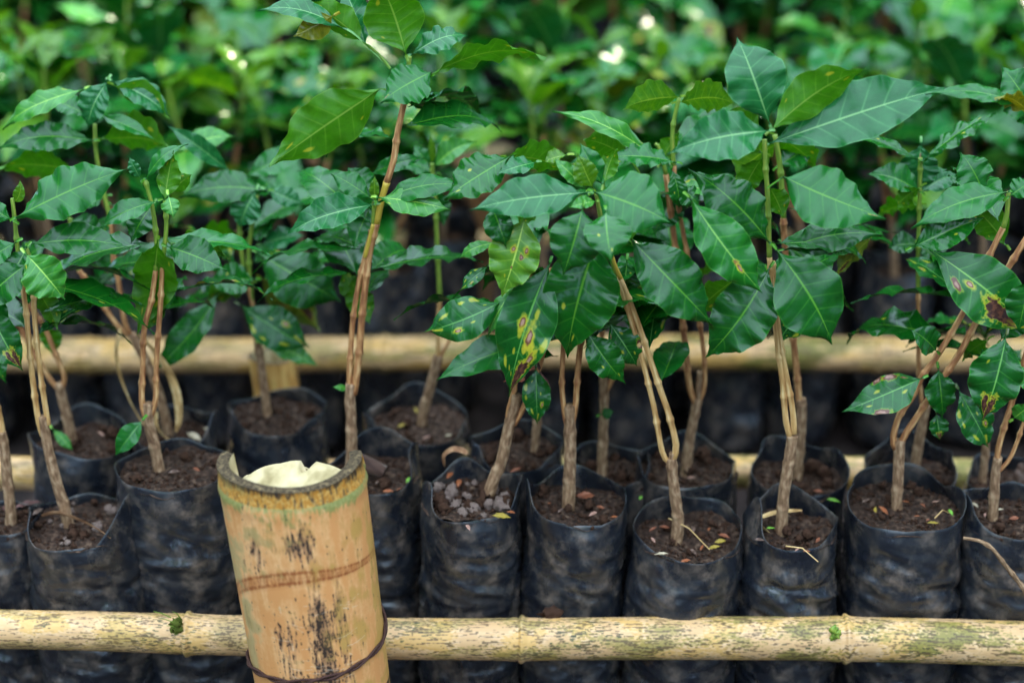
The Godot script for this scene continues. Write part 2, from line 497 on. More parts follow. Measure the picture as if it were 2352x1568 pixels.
func post_tex() -> ImageTexture:
	# u runs round the cane (0.5 faces the photographer's side), v runs down from the top over 0.381 m
	var w := 384
	var h := 420
	var img := Image.create(w, h, false, Image.FORMAT_RGB8)
	var nz := FastNoiseLite.new()
	nz.seed = 41
	nz.frequency = 0.03
	nz.fractal_octaves = 4
	var base := Color(0.82, 0.56, 0.33)
	var pale := Color(0.90, 0.69, 0.48)
	var ochre := Color(0.72, 0.49, 0.24)
	var grn := Color(0.50, 0.50, 0.26)
	var black := Color(0.16, 0.12, 0.10)
	var rust := Color(0.52, 0.26, 0.12)
	for x in w:
		var u := float(x) / w
		for y in h:
			var v := float(y) / h
			var s := nz.get_noise_2d(x * 1.8, y * 0.10)        # long streaks
			var s2 := nz.get_noise_2d(x * 11.0 + 500.0, y * 0.9)
			var f := nz.get_noise_2d(x * 12.0, y * 3.4 + 300.0)
			var b := nz.get_noise_2d(x * 0.6 + 70.0, y * 0.45 + 900.0)
			var c := base.lerp(pale, clampf(0.4 + s * 1.3 + b * 0.7 + f * 0.3, 0, 1))
			c = c.lerp(ochre, clampf((b * 0.8 + s * 0.9 + s2 * 0.35 + (u - 0.56) * 1.6) * 1.5, 0, 0.62))
			# orange weathered collar above the ring, then a green ring
			if v < 0.075:
				c = Color(0.66, 0.43, 0.14).lerp(Color(0.80, 0.62, 0.34), clampf(0.5 + f * 1.6 + s2, 0, 1))
				c = c.lerp(black, clampf((0.030 - v + s2 * 0.04) * 40.0, 0, 0.85))
				c = c.lerp(black, clampf((s2 + f * 0.4 - 0.20) * 3.0, 0, 0.7))
			elif v < 0.17:
				c = c.lerp(grn, clampf((0.130 + s2 * 0.05 + b * 0.07 - v) * 30.0, 0, 0.92))
				c = c.lerp(Color(0.66, 0.66, 0.44), clampf((0.10 - v) * 20.0 + f, 0, 0.4))
			# black mildew in fine streaks: upper middle patch and a broad lower patch
			var m1 := exp(-pow((u - 0.518) / 0.034, 2.0) - pow((v - 0.225) / 0.075, 2.0))
			var m2 := exp(-pow((u - 0.545) / 0.058, 2.0)) * clampf((v - 0.40) * 7.0, 0, 1)
			var m3 := exp(-pow((u - 0.445) / 0.016, 2.0) - pow((v - 0.63) / 0.12, 2.0))
			var m4 := exp(-pow((u - 0.415) / 0.02, 2.0) - pow((v - 0.29) / 0.06, 2.0)) * 0.6
			var m5 := exp(-pow((u - 0.47) / 0.05, 2.0)) * clampf((v - 0.42) * 5.0, 0, 1) * 0.55
			var mm := maxf(maxf(m1, m2 * 0.85), maxf(m3 * 0.85, maxf(m4, m5)))
			c = c.lerp(Color(0.46, 0.32, 0.25), clampf((s * 0.7 + s2 * 0.7 + mm * 0.9 - 0.45) * 1.6, 0, 0.6))
			c = c.lerp(black, clampf((s2 * 1.15 + f * 0.95 + s * 0.5 + mm * 1.05 - 0.95) * 3.6, 0, 0.88))
			# rust stain left by an old tie
			var lx := clampf((0.53 - u) / 0.25, 0, 1)
			var rv := 0.372 + 0.20 * lx * lx + 0.03 * clampf((u - 0.56) / 0.16, 0, 1)
			var rd := (v - rv) / (0.028 - 0.014 * clampf((u - 0.50) * 6.0, 0, 1))
			if absf(rd) < 1.6:
				var rk := maxf(exp(-pow((rd - 0.75) / 0.35, 2.0)), maxf(exp(-pow((rd + 0.75) / 0.35, 2.0)), 0.5 * exp(-rd * rd * 0.8)))
				c = c.lerp(rust, clampf(rk * (0.75 + s2 * 0.9 + f * 0.6), 0, 0.85))
			# green film low on the left flank, yellow on the right one
			c = c.lerp(Color(0.56, 0.54, 0.36), clampf((0.43 - u) * 5.0 + b * 1.6 + s * 0.8 - 0.35 + (v - 0.5) * 0.5, 0, 0.5))
			c = c.lerp(Color(0.68, 0.54, 0.24), clampf((u - 0.60) * 5.0 + b * 1.2 + s - 0.35, 0, 0.45) * (1.0 if v > 0.16 else 0.0))
			img.set_pixel(x, y, c)
	var r := RandomNumberGenerator.new()
	r.seed = 9
	for i in 34:                                                # pale scratches
		var x0 := r.randf_range(0.40, 0.62) * w
		var y0 := r.randf_range(0.5, 0.97) * h
		var ang := r.randf_range(-0.5, 0.5) + (1.2 if r.randf() < 0.25 else 0.0)
		var ln := r.randf_range(6, 26)
		for k in int(ln):
			var px := int(x0 + cos(ang) * k)
			var py := int(y0 + sin(ang) * k + 1.5 * sin(k * 0.2))
			if px >= 0 and px < w and py >= 0 and py < h and r.randf() < 0.8:
				img.set_pixel(px, py, img.get_pixel(px, py).lerp(Color(0.86, 0.80, 0.72), 0.6))
	return ImageTexture.create_from_image(img)

# ------------------------------------------------------------------ bags
# tips: [[angle deg (0 = towards the photographer, 90 = right), height, width deg], ...]
func bag_mesh(r: float, h: float, seed_i: int, tips: Array, cols: int, rows_out: int, crease := 1.0, lip := 0.0065) -> ArrayMesh:
	var pts := PackedVector3Array()
	var uvs := PackedVector2Array()
	var ro := RandomNumberGenerator.new()
	ro.seed = seed_i * 77 + 5
	var a2 := ro.randf() * TAU
	var a3 := ro.randf() * TAU
	var f3 := ro.randf() * TAU
	var uo := ro.randf()
	var vo := ro.randf()
	var rows_in := 10
	# folds: middle (m round the girth, height), along, across, half length, half width, depth
	var folds := []
	for i in int(26 * crease):
		var ang := ro.randf_range(-0.55, 0.55) if ro.randf() < 0.8 else ro.randf_range(0.9, 1.9)
		var fy := h * (0.05 + 0.80 * pow(ro.randf(), 1.25))
		folds.append([ro.randf() * TAU * r, fy, cos(ang), sin(ang), ro.randf_range(0.016, 0.052), ro.randf_range(0.005, 0.012), ro.randf_range(0.0016, 0.0046) * (1.0 if ro.randf() < 0.6 else -1.0)])
	var girth := TAU * r
	var lean_x := ro.randf_range(-0.010, 0.010)
	var top := PackedFloat32Array()
	var lean := PackedFloat32Array()
	for j in cols + 1:
		var a := TAU * j / cols
		var t := lip + 0.0040 * cos(2.0 * a + a2) + 0.0026 * cos(3.0 * a + a3) + 0.0008 * cos(7.0 * a + a2 * 3.0)
		for e in tips:
			var d := absf(wrapf(a - deg_to_rad(e[0]), -PI, PI)) / deg_to_rad(e[2])
			t += e[1] * exp(-d * d)
		top.append(h + maxf(t, 0.002))
		lean.append(0.003 * cos(3.0 * a + f3) + 0.002 * cos(5.0 * a + a3) - 0.001)
	for q in rows_out + rows_in:
		for j in cols + 1:
			var a := TAU * j / cols
			var sa := sin(a)
			var ca := cos(a)
			var inner := q >= rows_out
			var y: float
			if not inner:
				var t := float(q) / (rows_out - 1)
				y = top[j] * t
			else:
				var t2 := float(q - rows_out) / (rows_in - 1)
				y = lerpf(top[j] - 0.0006, h - 0.012, t2)
			var k := y / h
			var rr := r * (0.975 + 0.055 * sin(PI * clampf(k, 0.0, 1.0)) )
			rr *= 1.0 - 0.35 * pow(clampf(1.0 - k / 0.10, 0.0, 1.0), 2.0)
			# flat-sided tube: slight squaring with soft corners
			rr *= 1.0 + 0.018 * cos(4.0 * a + f3)
			var px := sa * r * 1000.0
			var pz := ca * r * 1000.0
			var py := y * 1000.0
			var w := noise_b.get_noise_3d(px * 0.30 + seed_i * 97.0, py * 0.30, pz * 0.30)
			var c1 := noise_a.get_noise_3d(px * 0.55 + seed_i * 53.0, py * 2.1 + w * 26.0 + px * 0.35, pz * 0.55)
			var c2 := noise_a.get_noise_3d(px * 1.1 + 700.0, py * 3.6 + w * 30.0 - px * 0.6, pz * 1.1 + seed_i * 41.0)
			var amt := crease * (1.0 if k < 0.86 else maxf(0.12, 1.0 - (k - 0.86) * 7.0))
			var low := 1.0 + 0.9 * clampf(1.0 - k / 0.55, 0.0, 1.0)
			rr += amt * (0.0062 * w + 0.0024 * low * (0.35 - absf(c1) * 1.7) + 0.0010 * low * (0.35 - absf(c2) * 1.7))
			if not inner:
				var gx := a * r
				for e in folds:
					var dy: float = y - e[1]
					if absf(dy) > 0.042:
						continue
					var dx: float = wrapf(gx - e[0], -girth * 0.5, girth * 0.5)
					var al: float = (dx * e[2] + dy * e[3]) / e[4]
					if absf(al) >= 1.0:
						continue
					var ac: float = (dy * e[2] - dx * e[3] + 0.003 * al * al) / e[5]
					if absf(ac) >= 1.0:
						continue
					# a sharp crest, steep on one side
					var sh := 1.0 - ac if ac > 0.0 else pow(1.0 + ac, 2.2)
					rr += e[6] * sh * (1.0 - al * al)
			var above := maxf(0.0, y - h + 0.012)
			rr += lean[j] * clampf(above / 0.02, 0.0, 1.6)
			if inner:
				rr -= 0.0011
			if q == 0:
				rr *= 0.02
			pts.append(Vector3(sa * rr + lean_x * (k - 1.0), y, ca * rr))
			uvs.append(Vector2(2.0 * j / cols + uo, 1.1 * y / 0.25 + vo))
	return grid(pts, rows_out + rows_in, cols + 1, uvs, true)

func soil_mesh(r: float, h: float, seed_i: int, rings: int, cols: int) -> ArrayMesh:
	var pts := PackedVector3Array()
	var uvs := PackedVector2Array()
	for q in rings + 1:
		var rr := r * 0.985 * q / rings
		for j in cols + 1:
			var a := TAU * j / cols
			var x := sin(a) * rr
			var z := cos(a) * rr
			var n := noise_b.get_noise_3d(x * 900.0 + seed_i * 19.0, 5.0, z * 900.0)
			var n2 := noise_a.get_noise_3d(x * 3200.0 + seed_i * 29.0, 50.0, z * 3200.0)
			pts.append(Vector3(x, h + 0.008 * n + 0.003 * n2 - 0.002, z))
			uvs.append(Vector2(x * 8.0, z * 8.0))
	return grid(pts, rings + 1, cols + 1, uvs, true)

func clod_mesh(seed_i: int) -> ArrayMesh:
	var pts := PackedVector3Array()
	var uvs := PackedVector2Array()
	for q in 8:
		for j in 12:
			var a := TAU * j / 11.0
			var b := PI * q / 7.0
			var d := Vector3(sin(b) * sin(a), cos(b) * 0.8, sin(b) * cos(a))
			var n := noise_a.get_noise_3d(d.x * 90.0 + seed_i * 61.0, d.y * 90.0, d.z * 90.0)
			var n2 := noise_a.get_noise_3d(d.x * 260.0 + seed_i * 61.0, d.y * 260.0, d.z * 260.0)
			pts.append(d * (1.0 + 0.75 * n + 0.45 * n2))
			uvs.append(Vector2(j / 11.0, q / 7.0))
	return grid(pts, 8, 12, uvs, true)

# ------------------------------------------------------------------ seedlings of the first bed
# bag: [left px, right px, soil y px]; z is the ground distance of the bag's middle
func seedling(label: String, z: float, bag: Array, tips: Array, seed_i: int, stems: Array, leaves: Array, n_clod := 5, clod_r := 0.004, group := "seedlings of the bed in front") -> Node3D:
	var mid := at((bag[0] + bag[1]) * 0.5, bag[2], z)
	var r: float = (bag[1] - bag[0]) * 0.5 * per_px(mid) * 0.985
	var h := mid.y
	var root := thing("coffee_seedling", label, "potted seedling", Vector3(mid.x, 0, mid.z), group)
	root.set_meta("soil_h", h)
	root.set_meta("soil_r", r)
	part(root, "grow_bag", bag_mesh(r, h, seed_i, tips, 120, 88), M.bag)
	var so := part(root, "soil", soil_mesh(r * 0.975, h, seed_i, 26, 64), M.soil)
	var ro := RandomNumberGenerator.new()
	ro.seed = seed_i * 13 + 1
	for i in n_clod:
		var a := ro.randf() * TAU
		var q := sqrt(ro.randf()) * r * 0.82
		var s := clod_r * (0.5 + 1.3 * pow(ro.randf(), 2.0))
		var xf := Transform3D(Basis.from_euler(Vector3(ro.randf() * 6.0, ro.randf() * 6.0, ro.randf() * 6.0)).scaled(Vector3.ONE * s), Vector3(sin(a) * q, h + s * 0.35, cos(a) * q))
		part(so, "clod", clods[ro.randi() % clods.size()], M.clod if n_clod > 24 and ro.randf() < 0.6 else M.clod_dark, xf)
	var mm := MultiMesh.new()
	mm.transform_format = MultiMesh.TRANSFORM_3D
	mm.mesh = clods[seed_i % clods.size()]
	mm.instance_count = 420
	for i in 420:
		var a := ro.randf() * TAU
		var q := sqrt(ro.randf()) * r * 0.93
		var s := 0.0005 + 0.0016 * pow(ro.randf(), 3.0)
		var px := sin(a) * q
		var pz := cos(a) * q
		var hh := h + 0.008 * noise_b.get_noise_3d(px * 900.0 + seed_i * 19.0, 5.0, pz * 900.0) - 0.002
		mm.set_instance_transform(i, Transform3D(Basis.from_euler(Vector3(ro.randf() * 6.0, ro.randf() * 6.0, ro.randf() * 6.0)).scaled(Vector3.ONE * s), Vector3(px, hh + s * 0.5, pz)))
	var cr := MultiMeshInstance3D.new()
	cr.name = "crumbs"
	cr.multimesh = mm
	cr.material_override = M.clod_dark
	cr.set_meta("kind", "stuff")
	so.add_child(cr)
	add_stems(root, z, stems, seed_i)
	var k := 0
	for e in leaves:
		add_leaf(root, z, e, seed_i * 50 + k)
		k += 1
	return root

# stem: [material, r0, r1, [[x, y], ...], dz, kind]
func add_stems(root: Node3D, z: float, stems: Array, seed_i: int) -> void:
	var i := 0
	for s in stems:
		var line := PackedVector3Array()
		var dz: float = s[4] if s.size() > 4 else 0.0
		for p in s[3]:
			line.append(at(p[0], p[1], z - dz) - root.position)
		if s[0] == "bark":
			line[0] = line[0] - Vector3(0, 0.012, 0)
		line = smooth_line(line, 6)
		var called := "stem"
		if s[0] == "tan" or s[0] == "straw":
			called = "branch"
		elif s[0] == "green" or s[0] == "gold":
			called = "shoot"
		var thin := 1.0 if s[0] == "bark" else 0.80
		var m := tube(line, s[1] * thin, s[2] * thin, 12, 0.042 if s[0] != "bark" else 0.05, 0.0009 if s[0] != "bark" else 0.0006, 0.10 if s[0] != "bark" else 0.22, seed_i * 7 + i)
		var o := part(root, called, m, M[s[0]])
		if called == "branch":
			# dark leaf scars round each joint
			var total := 0.0
			var prev := line[0]
			var k := 1
			for q in range(1, line.size()):
				var d := line[q].distance_to(prev)
				var c := k * 0.042 + 0.003 * sin(k * 7.3 + seed_i * 7 + i)
				if total + d >= c and d > 0.0:
					var ctr := prev.lerp(line[q], (c - total) / d)
					var t := (line[q] - prev).normalized()
					var rr: float = lerpf(s[1], s[2], float(q) / line.size()) * 0.80 + 0.0006
					part(o, "joint", tube(PackedVector3Array([ctr + t * 0.0004, ctr + t * 0.0014]), rr, rr * 0.86, 10, 0.0, 0.0, 0.12, k), M.knot)
					k += 1
				total += d
				prev = line[q]
		if s[0] != "bark" and s[0] != "gold":
			fill_leaves(root, line, seed_i * 9 + i, 1 if s[0] == "green" else 3, 0.0 if s[0] == "green" else 0.62)
		i += 1

func fill_leaves(root: Node3D, line: PackedVector3Array, seed_i: int, pairs: int, from: float) -> void:
	var ro := RandomNumberGenerator.new()
	ro.seed = seed_i * 3 + 17
	if line[line.size() - 1].y - line[0].y < 0.05 and from > 0.0:
		return
	for k in pairs:
		var f := clampf(lerpf(from, 0.95, (k + ro.randf() * 0.5) / pairs), 0.0, 0.99)
		var p := line[int(f * (line.size() - 1))]
		if p.y < float(root.get_meta("soil_h")) + 0.15:
			continue
		var yaw := ro.randf() * TAU
		for s in 2:
			var y2 := yaw + PI * s
			var d := Vector3(sin(y2), 0, cos(y2))
			if d.z > 0.25:
				continue
			var ln := ro.randf_range(0.075, 0.125)
			var rise := ro.randf_range(-0.55, 0.25)
			d = Vector3(d.x * cos(rise), sin(rise), d.z * cos(rise))
			var n := (Vector3.UP - d * d.y).normalized().rotated(d, ro.randf_range(-0.4, 0.4))
			var bs := Basis(d, n, d.cross(n)).scaled_local(Vector3(ln, ln, ln * ro.randf_range(0.85, 1.05)))
			part(root, "leaf", bl[ro.randi() % bl.size()], M[["dark", "dark2", "mid", "fleck", "dark"][ro.randi() % 5]], Transform3D(bs, p + d * 0.008))

# leaf: [base x, base y, tip x, tip y, width px, tilt deg, material, dz base, dz tip, {options}]
func add_leaf(root: Node3D, z: float, e: Array, seed_i: int) -> void:
	var dzb: float = 0.62 * e[7] if e.size() > 7 else 0.0
	var dzt: float = 0.62 * e[8] if e.size() > 8 else dzb
	var o: Dictionary = e[9].duplicate() if e.size() > 9 else {}
	var B := at(e[0], e[1], z - dzb)
	var T := at(e[2], e[3], z - dzt)
	var a := deg_to_rad(e[5])
	var up := Vector3(0, cos(a), sin(a))
	var ax := (T - B).normalized()
	if o.has("roll"):
		up = up.rotated(ax, deg_to_rad(o["roll"]))
	var N := (up - ax * up.dot(ax)).normalized()
	var S := ax.cross(N)
	var sa := Vector2(ax.dot(RX), ax.dot(UPV)).normalized()
	var f := absf(Vector2(S.dot(RX), S.dot(UPV)).cross(sa))
	var L := B.distance_to(T)
	var wd: float = e[4] * 1.03 * per_px((B + T) * 0.5) / maxf(f * 0.96, 0.34)
	wd = clampf(wd, 0.2 * L, 0.78 * L)
	var ro := RandomNumberGenerator.new()
	ro.seed = seed_i + 11
	if not o.has("arch"):
		o["arch"] = ro.randf_range(0.05, 0.15)
	if not o.has("fold"):
		o["fold"] = ro.randf_range(0.12, 0.32)
	if not o.has("wave"):
		o["wave"] = ro.randf_range(0.07, 0.17)
	if not o.has("curve"):
		o["curve"] = ro.randf_range(-0.035, 0.035)
	if not o.has("twist"):
		o["twist"] = ro.randf_range(-0.55, 0.55)
	o["wk"] = ro.randf_range(3.0, 5.6)
	if not o.has("curl"):
		o["curl"] = ro.randf_range(-0.05, 0.22)
	if not o.has("quilt"):
		o["quilt"] = ro.randf_range(0.012, 0.042)
	o["asym"] = ro.randf_range(-0.09, 0.09)
	o["full"] = ro.randf_range(-0.05, 0.07)
	o["ph"] = ro.randf() * TAU
	if o.has("from"):
		o["attach"] = at(o["from"][0], o["from"][1], z - dzb) - root.position
	part(root, "leaf", leaf_mesh(B - root.position, T - root.position, up, wd, o), M[e[6]])

# ------------------------------------------------------------------ things that lie about
func leaflet(x: float, y: float, ln: float, ang: float, color: String, h: float, label: String, group := "fallen leaflets") -> void:
	var p := on_level(x, y, h + 0.006)
	var s := ln * per_px(p)
	var ro := RandomNumberGenerator.new()
	ro.seed = int(x * 7 + y * 13)
	var o := part(self, numbered("fallen_leaflet"), petal_meshes[ro.randi() % petal_meshes.size()], M[color])
	var b := Basis(Vector3.UP, deg_to_rad(ang)).rotated(Vector3.RIGHT, ro.randf_range(0.0, 0.5)).rotated(Vector3.FORWARD, ro.randf_range(-0.25, 0.25))
	o.transform = Transform3D(b.scaled(Vector3.ONE * s), p)
	tag(o, label, "fallen leaf", group)

func ribbon(pts: PackedVector3Array, width: float, side: Vector3, twist: float) -> ArrayMesh:
	var line := smooth_line(pts, 7)
	var v := PackedVector3Array()
	var uv := PackedVector2Array()
	for i in line.size():
		var f := float(i) / (line.size() - 1)
		var t := (line[mini(i + 1, line.size() - 1)] - line[maxi(i - 1, 0)]).normalized()
		var s := (side - t * side.dot(t)).normalized().rotated(t, twist * f)
		var n := s.cross(t)
		var w := width * pow(sin(PI * clampf(0.06 + 0.92 * f, 0, 1)), 0.6) * 0.5
		for j in 7:
			var q := (j - 3) / 3.0
			v.append(line[i] + s * (w * q) + n * (w * 0.35 * q * q))
			uv.append(Vector2(f * 2.0, j / 6.0))
	return grid(v, line.size(), 7, uv)

# ------------------------------------------------------------------ bamboo
func cane(line: PackedVector3Array, r0: float, r1: float, nodes: Array, tex_len: float, seed_i: int) -> ArrayMesh:
	# nodes: fractions of the length where a joint sits
	var total := line[0].distance_to(line[line.size() - 1])
	var marks := []
	var n := 90
	for i in n + 1:
		marks.append(float(i) / n)
	for q in nodes:
		for e in [-0.012, -0.006, -0.003, -0.0012, 0.0, 0.0012, 0.003, 0.006, 0.012]:
			marks.append(clampf(q + e / total, 0, 1))
	marks.sort()
	var pts := PackedVector3Array()
	var uvs := PackedVector2Array()
	var rows := marks.size() + 2
	for k in rows:
		var f: float = marks[clampi(k - 1, 0, marks.size() - 1)]
		var c: Vector3
		if line.size() == 2:
			c = line[0].lerp(line[1], f)
		else:
			var g := f * (line.size() - 1)
			var gi := mini(int(g), line.size() - 2)
			c = line[gi].lerp(line[gi + 1], g - gi)
		var t := (line[line.size() - 1] - line[0]).normalized()
		var s := (Vector3.UP - t * t.y).normalized()
		var b := t.cross(s)
		var rr := lerpf(r0, r1, f)
		for q in nodes:
			var d: float = (f - q) * total
			rr += 0.0024 * exp(-pow((d - 0.0022) / 0.0026, 2.0)) - 0.0014 * exp(-pow((d + 0.0016) / 0.0012, 2.0)) + 0.0009 * exp(-pow(d / 0.012, 2.0))
		rr *= 1.0 + 0.012 * noise_b.get_noise_2d(f * 700.0, seed_i * 100.0)
		if k == 0 or k == rows - 1:
			rr = 1e-5
		for j in 37:
			var a := TAU * j / 36.0
			pts.append(c + s * (cos(a) * rr) + b * (sin(a) * rr))
			uvs.append(Vector2(f * total / tex_len, j / 36.0))
	return grid(pts, rows, 37, uvs, true)

func wall_k(a: float, half_a: float) -> float:
	var d := absf(wrapf(a, -PI, PI))
	return 1.0 - 0.75 * clampf((d - half_a + 0.05) / 0.25, 0.0, 1.0) if half_a < 3.1 else 1.0

# a thick hollow post cut across the top; cut(angle) gives how far below the top the rim lies
func post_mesh(base: Vector3, topc: Vector3, r0: float, r1: float, wall: float, node_v: float, cut: Callable, which: int, half_a := PI) -> ArrayMesh:
	var cols := 72
	var pts := PackedVector3Array()
	var uvs := PackedVector2Array()
	var ax := topc - base
	var H := ax.length()
	var rows := 60
	if which == 0:        # outer skin
		for q in rows + 1:
			for j in cols + 1:
				var a := TAU * j / cols
				var topf: float = 1.0 - cut.call(a) / H
				var f := topf * q / rows
				# crowd rows near the ring
				var v := 1.0 - f
				var rr := lerpf(r0, r1, f)
				var d := (v - node_v) * H
				rr += 0.0024 * exp(-pow(d / 0.003, 2.0)) - 0.0014 * clampf((-d) / 0.004, 0.0, 1.0)
				rr *= 1.0 + 0.006 * noise_b.get_noise_2d(a * 40.0, f * 200.0)
				pts.append(base + ax * f + Vector3(sin(a), 0, cos(a)) * rr)
				uvs.append(Vector2(0.5 + (float(j) / cols if j <= 36 else float(j) / cols - 1.0), v * 1.86))
		return grid(pts, rows + 1, cols + 1, uvs, true)
	if which == 1 or which == 3:        # cut rim: outer edge in to inner edge; 3 is the broken back part
		for q in 7:
			for j in cols + 1:
				var a := TAU * j / cols
				if which == 1:
					a = lerpf(-half_a, half_a, float(j) / cols)
				else:
					a = lerpf(half_a, TAU - half_a, float(j) / cols)
				var c: float = cut.call(a)
				var f := 1.0 - c / H
				var v := 1.0 - f
				var rr := lerpf(r0, r1, f) - 0.0014 * clampf((node_v - v) * H / 0.004, 0.0, 1.0)
				var w := q / 6.0
				var lift := 0.0012 * noise_a.get_noise_3d(a * 220.0, w * 180.0, 3.0) + 0.0008 * sin(PI * w)
				pts.append(base + ax * f + Vector3(sin(a), 0, cos(a)) * (rr - wall * w * wall_k(a, half_a)) + Vector3(0, 0.0 if q == 0 or q == 6 else lift, 0))
				uvs.append(Vector2(float(j) / cols * 8.0, w))
		return grid(pts, 7, cols + 1, uvs, half_a > 3.1)
	# inner wall, from the rim down
	for q in 16:
		for j in cols + 1:
			var a := TAU * j / cols
			var f: float = 1.0 - (cut.call(a) + 0.10 * q / 15.0) / H
			var rr := lerpf(r0, r1, f) - wall * lerpf(wall_k(a, half_a), 1.0, clampf(q / 5.0, 0, 1)) - 0.0012
			pts.append(base + ax * f + Vector3(sin(a), 0, cos(a)) * rr)
			uvs.append(Vector2(float(j) / cols * 4.0, q / 15.0))
	return grid(pts, 16, cols + 1, uvs, true)

# ------------------------------------------------------------------ rows further back: a few patterns, copied
func pattern(seed_i: int, tall: float, forks: int, tone: Array, big: float) -> Node3D:
	var ro := RandomNumberGenerator.new()
	ro.seed = seed_i
	var root := Node3D.new()
	root.name = "coffee_seedling"
	var r := 0.050
	var h := 0.25
	part(root, "grow_bag", bag_mesh(r, h, seed_i, [[ro.randf() * 360.0, 0.012, 40.0]], 40, 30, 1.0, 0.016), M.bag)
	part(root, "soil", soil_mesh(r * 0.97, h, seed_i, 8, 20), M.soil)
	var fork := Vector3(ro.randf_range(-0.012, 0.012), h + ro.randf_range(0.05, 0.09), ro.randf_range(-0.012, 0.012))
	part(root, "stem", tube(smooth_line(PackedVector3Array([Vector3(0, h - 0.01, 0), (fork + Vector3(0, h, 0)) * 0.5, fork]), 4), 0.0055, 0.0042, 8), M.bark)
	for b in forks:
		var az := ro.randf() * TAU if forks == 1 else TAU * b / forks + ro.randf() * 0.8
		var lean := ro.randf_range(0.02, 0.07)
		var top := fork + Vector3(sin(az) * lean, tall * ro.randf_range(0.8, 1.1), cos(az) * lean)
		var mid := fork.lerp(top, 0.55) + Vector3(sin(az), 0, cos(az)) * 0.008
		var q := fork.lerp(top, 0.5)
		part(root, "branch", tube(smooth_line(PackedVector3Array([fork, fork.lerp(mid, 0.5) + Vector3(sin(az), 0, cos(az)) * 0.006, mid]), 4), 0.0036, 0.0030, 8, 0.034, 0.0012), M.tan)
		part(root, "shoot", tube(smooth_line(PackedVector3Array([mid, mid.lerp(top, 0.5), top]), 3), 0.0029, 0.0020, 8), M.green)
		var pairs := 5 if forks > 1 else 7
		var yaw := ro.randf() * TAU
		for k in pairs:
			var f := lerpf(0.38, 1.0, float(k) / (pairs - 1))
			var p := fork.lerp(mid, f / 0.55) if f < 0.55 else mid.lerp(top, (f - 0.55) / 0.45)
			yaw += PI * 0.5 + ro.randf_range(-0.35, 0.35)
			for s in 2:
				if ro.randf() < 0.08:
					continue
				var y2 := yaw + PI * s + ro.randf_range(-0.25, 0.25)
				var last := k == pairs - 1
				var ln: float = big * (ro.randf_range(0.035, 0.06) if last else ro.randf_range(0.085, 0.135))
				var rise := ro.randf_range(0.3, 0.9) if last else ro.randf_range(-0.75, 0.28) + 0.35 * f
				var d := Vector3(sin(y2) * cos(rise), sin(rise), cos(y2) * cos(rise))
				var n := Vector3.UP - d * d.y
				n = n.normalized().rotated(d, ro.randf_range(-0.5, 0.5))
				var bs := Basis(d, n, d.cross(n)).scaled_local(Vector3(ln, ln, ln * ro.randf_range(0.85, 1.15)))
				var mt: String = "young" if last else tone[ro.randi() % tone.size()]
				part(root, "leaf", bl[ro.randi() % bl.size()], M[mt], Transform3D(bs, p))
	clean_meta(root)
	return root

func copy_of(src: Node3D, where: Vector3, yaw: float, sc: float, label: String, group: String) -> void:
	var o: Node3D = src.duplicate()
	o.name = numbered("coffee_seedling")
	add_child(o)
	o.transform = Transform3D(Basis(Vector3.UP, yaw).scaled(Vector3(1.0, sc, 1.0)), where)
	tag(o, label, "potted seedling", group)

func light_and_camera() -> void:
	var cam := Camera3D.new()
	cam.name = "camera"
	add_child(cam)
	cam.position = CAM
	cam.rotation_degrees = Vector3(-PITCH, 0, 0)
	cam.near = 0.05
	cam.far = 400.0
	var ca := CameraAttributesPhysical.new()
	ca.frustum_focal_length = 12.0 / (784.0 / F)
	ca.frustum_focus_distance = 1.60
	ca.exposure_aperture = 2.3
	ca.frustum_near = 0.05
	ca.frustum_far = 400.0
	cam.attributes = ca
	cam.fov = rad_to_deg(2.0 * atan(784.0 / F))
	cam.current = true

	var env := Environment.new()
	env.background_mode = Environment.BG_SKY
	var sm := ProceduralSkyMaterial.new()
	sm.sky_top_color = Color(0.79, 0.88, 0.97)
	sm.sky_horizon_color = Color(0.42, 0.52, 0.65)
	sm.sky_curve = 0.35
	sm.ground_bottom_color = Color(0.12, 0.13, 0.10)
	sm.ground_horizon_color = Color(0.30, 0.34, 0.28)
	sm.sun_angle_max = 3.0
	var sky := Sky.new()
	sky.sky_material = sm
	env.sky = sky
	env.tonemap_mode = Environment.TONE_MAPPER_LINEAR
	env.tonemap_exposure = 6.8
	env.sdfgi_enabled = true
	env.ssao_enabled = true
	env.ssil_enabled = true
	var we := WorldEnvironment.new()
	we.environment = env
	add_child(we)
	var sun := DirectionalLight3D.new()
	sun.name = "sun"
	sun.light_energy = 0.75
	sun.light_angular_distance = 0.5
	sun.light_color = Color(1.0, 0.95, 0.86)
	sun.shadow_enabled = true
	add_child(sun)
	sun.look_at_from_position(SUN_AT * 20.0, Vector3.ZERO)

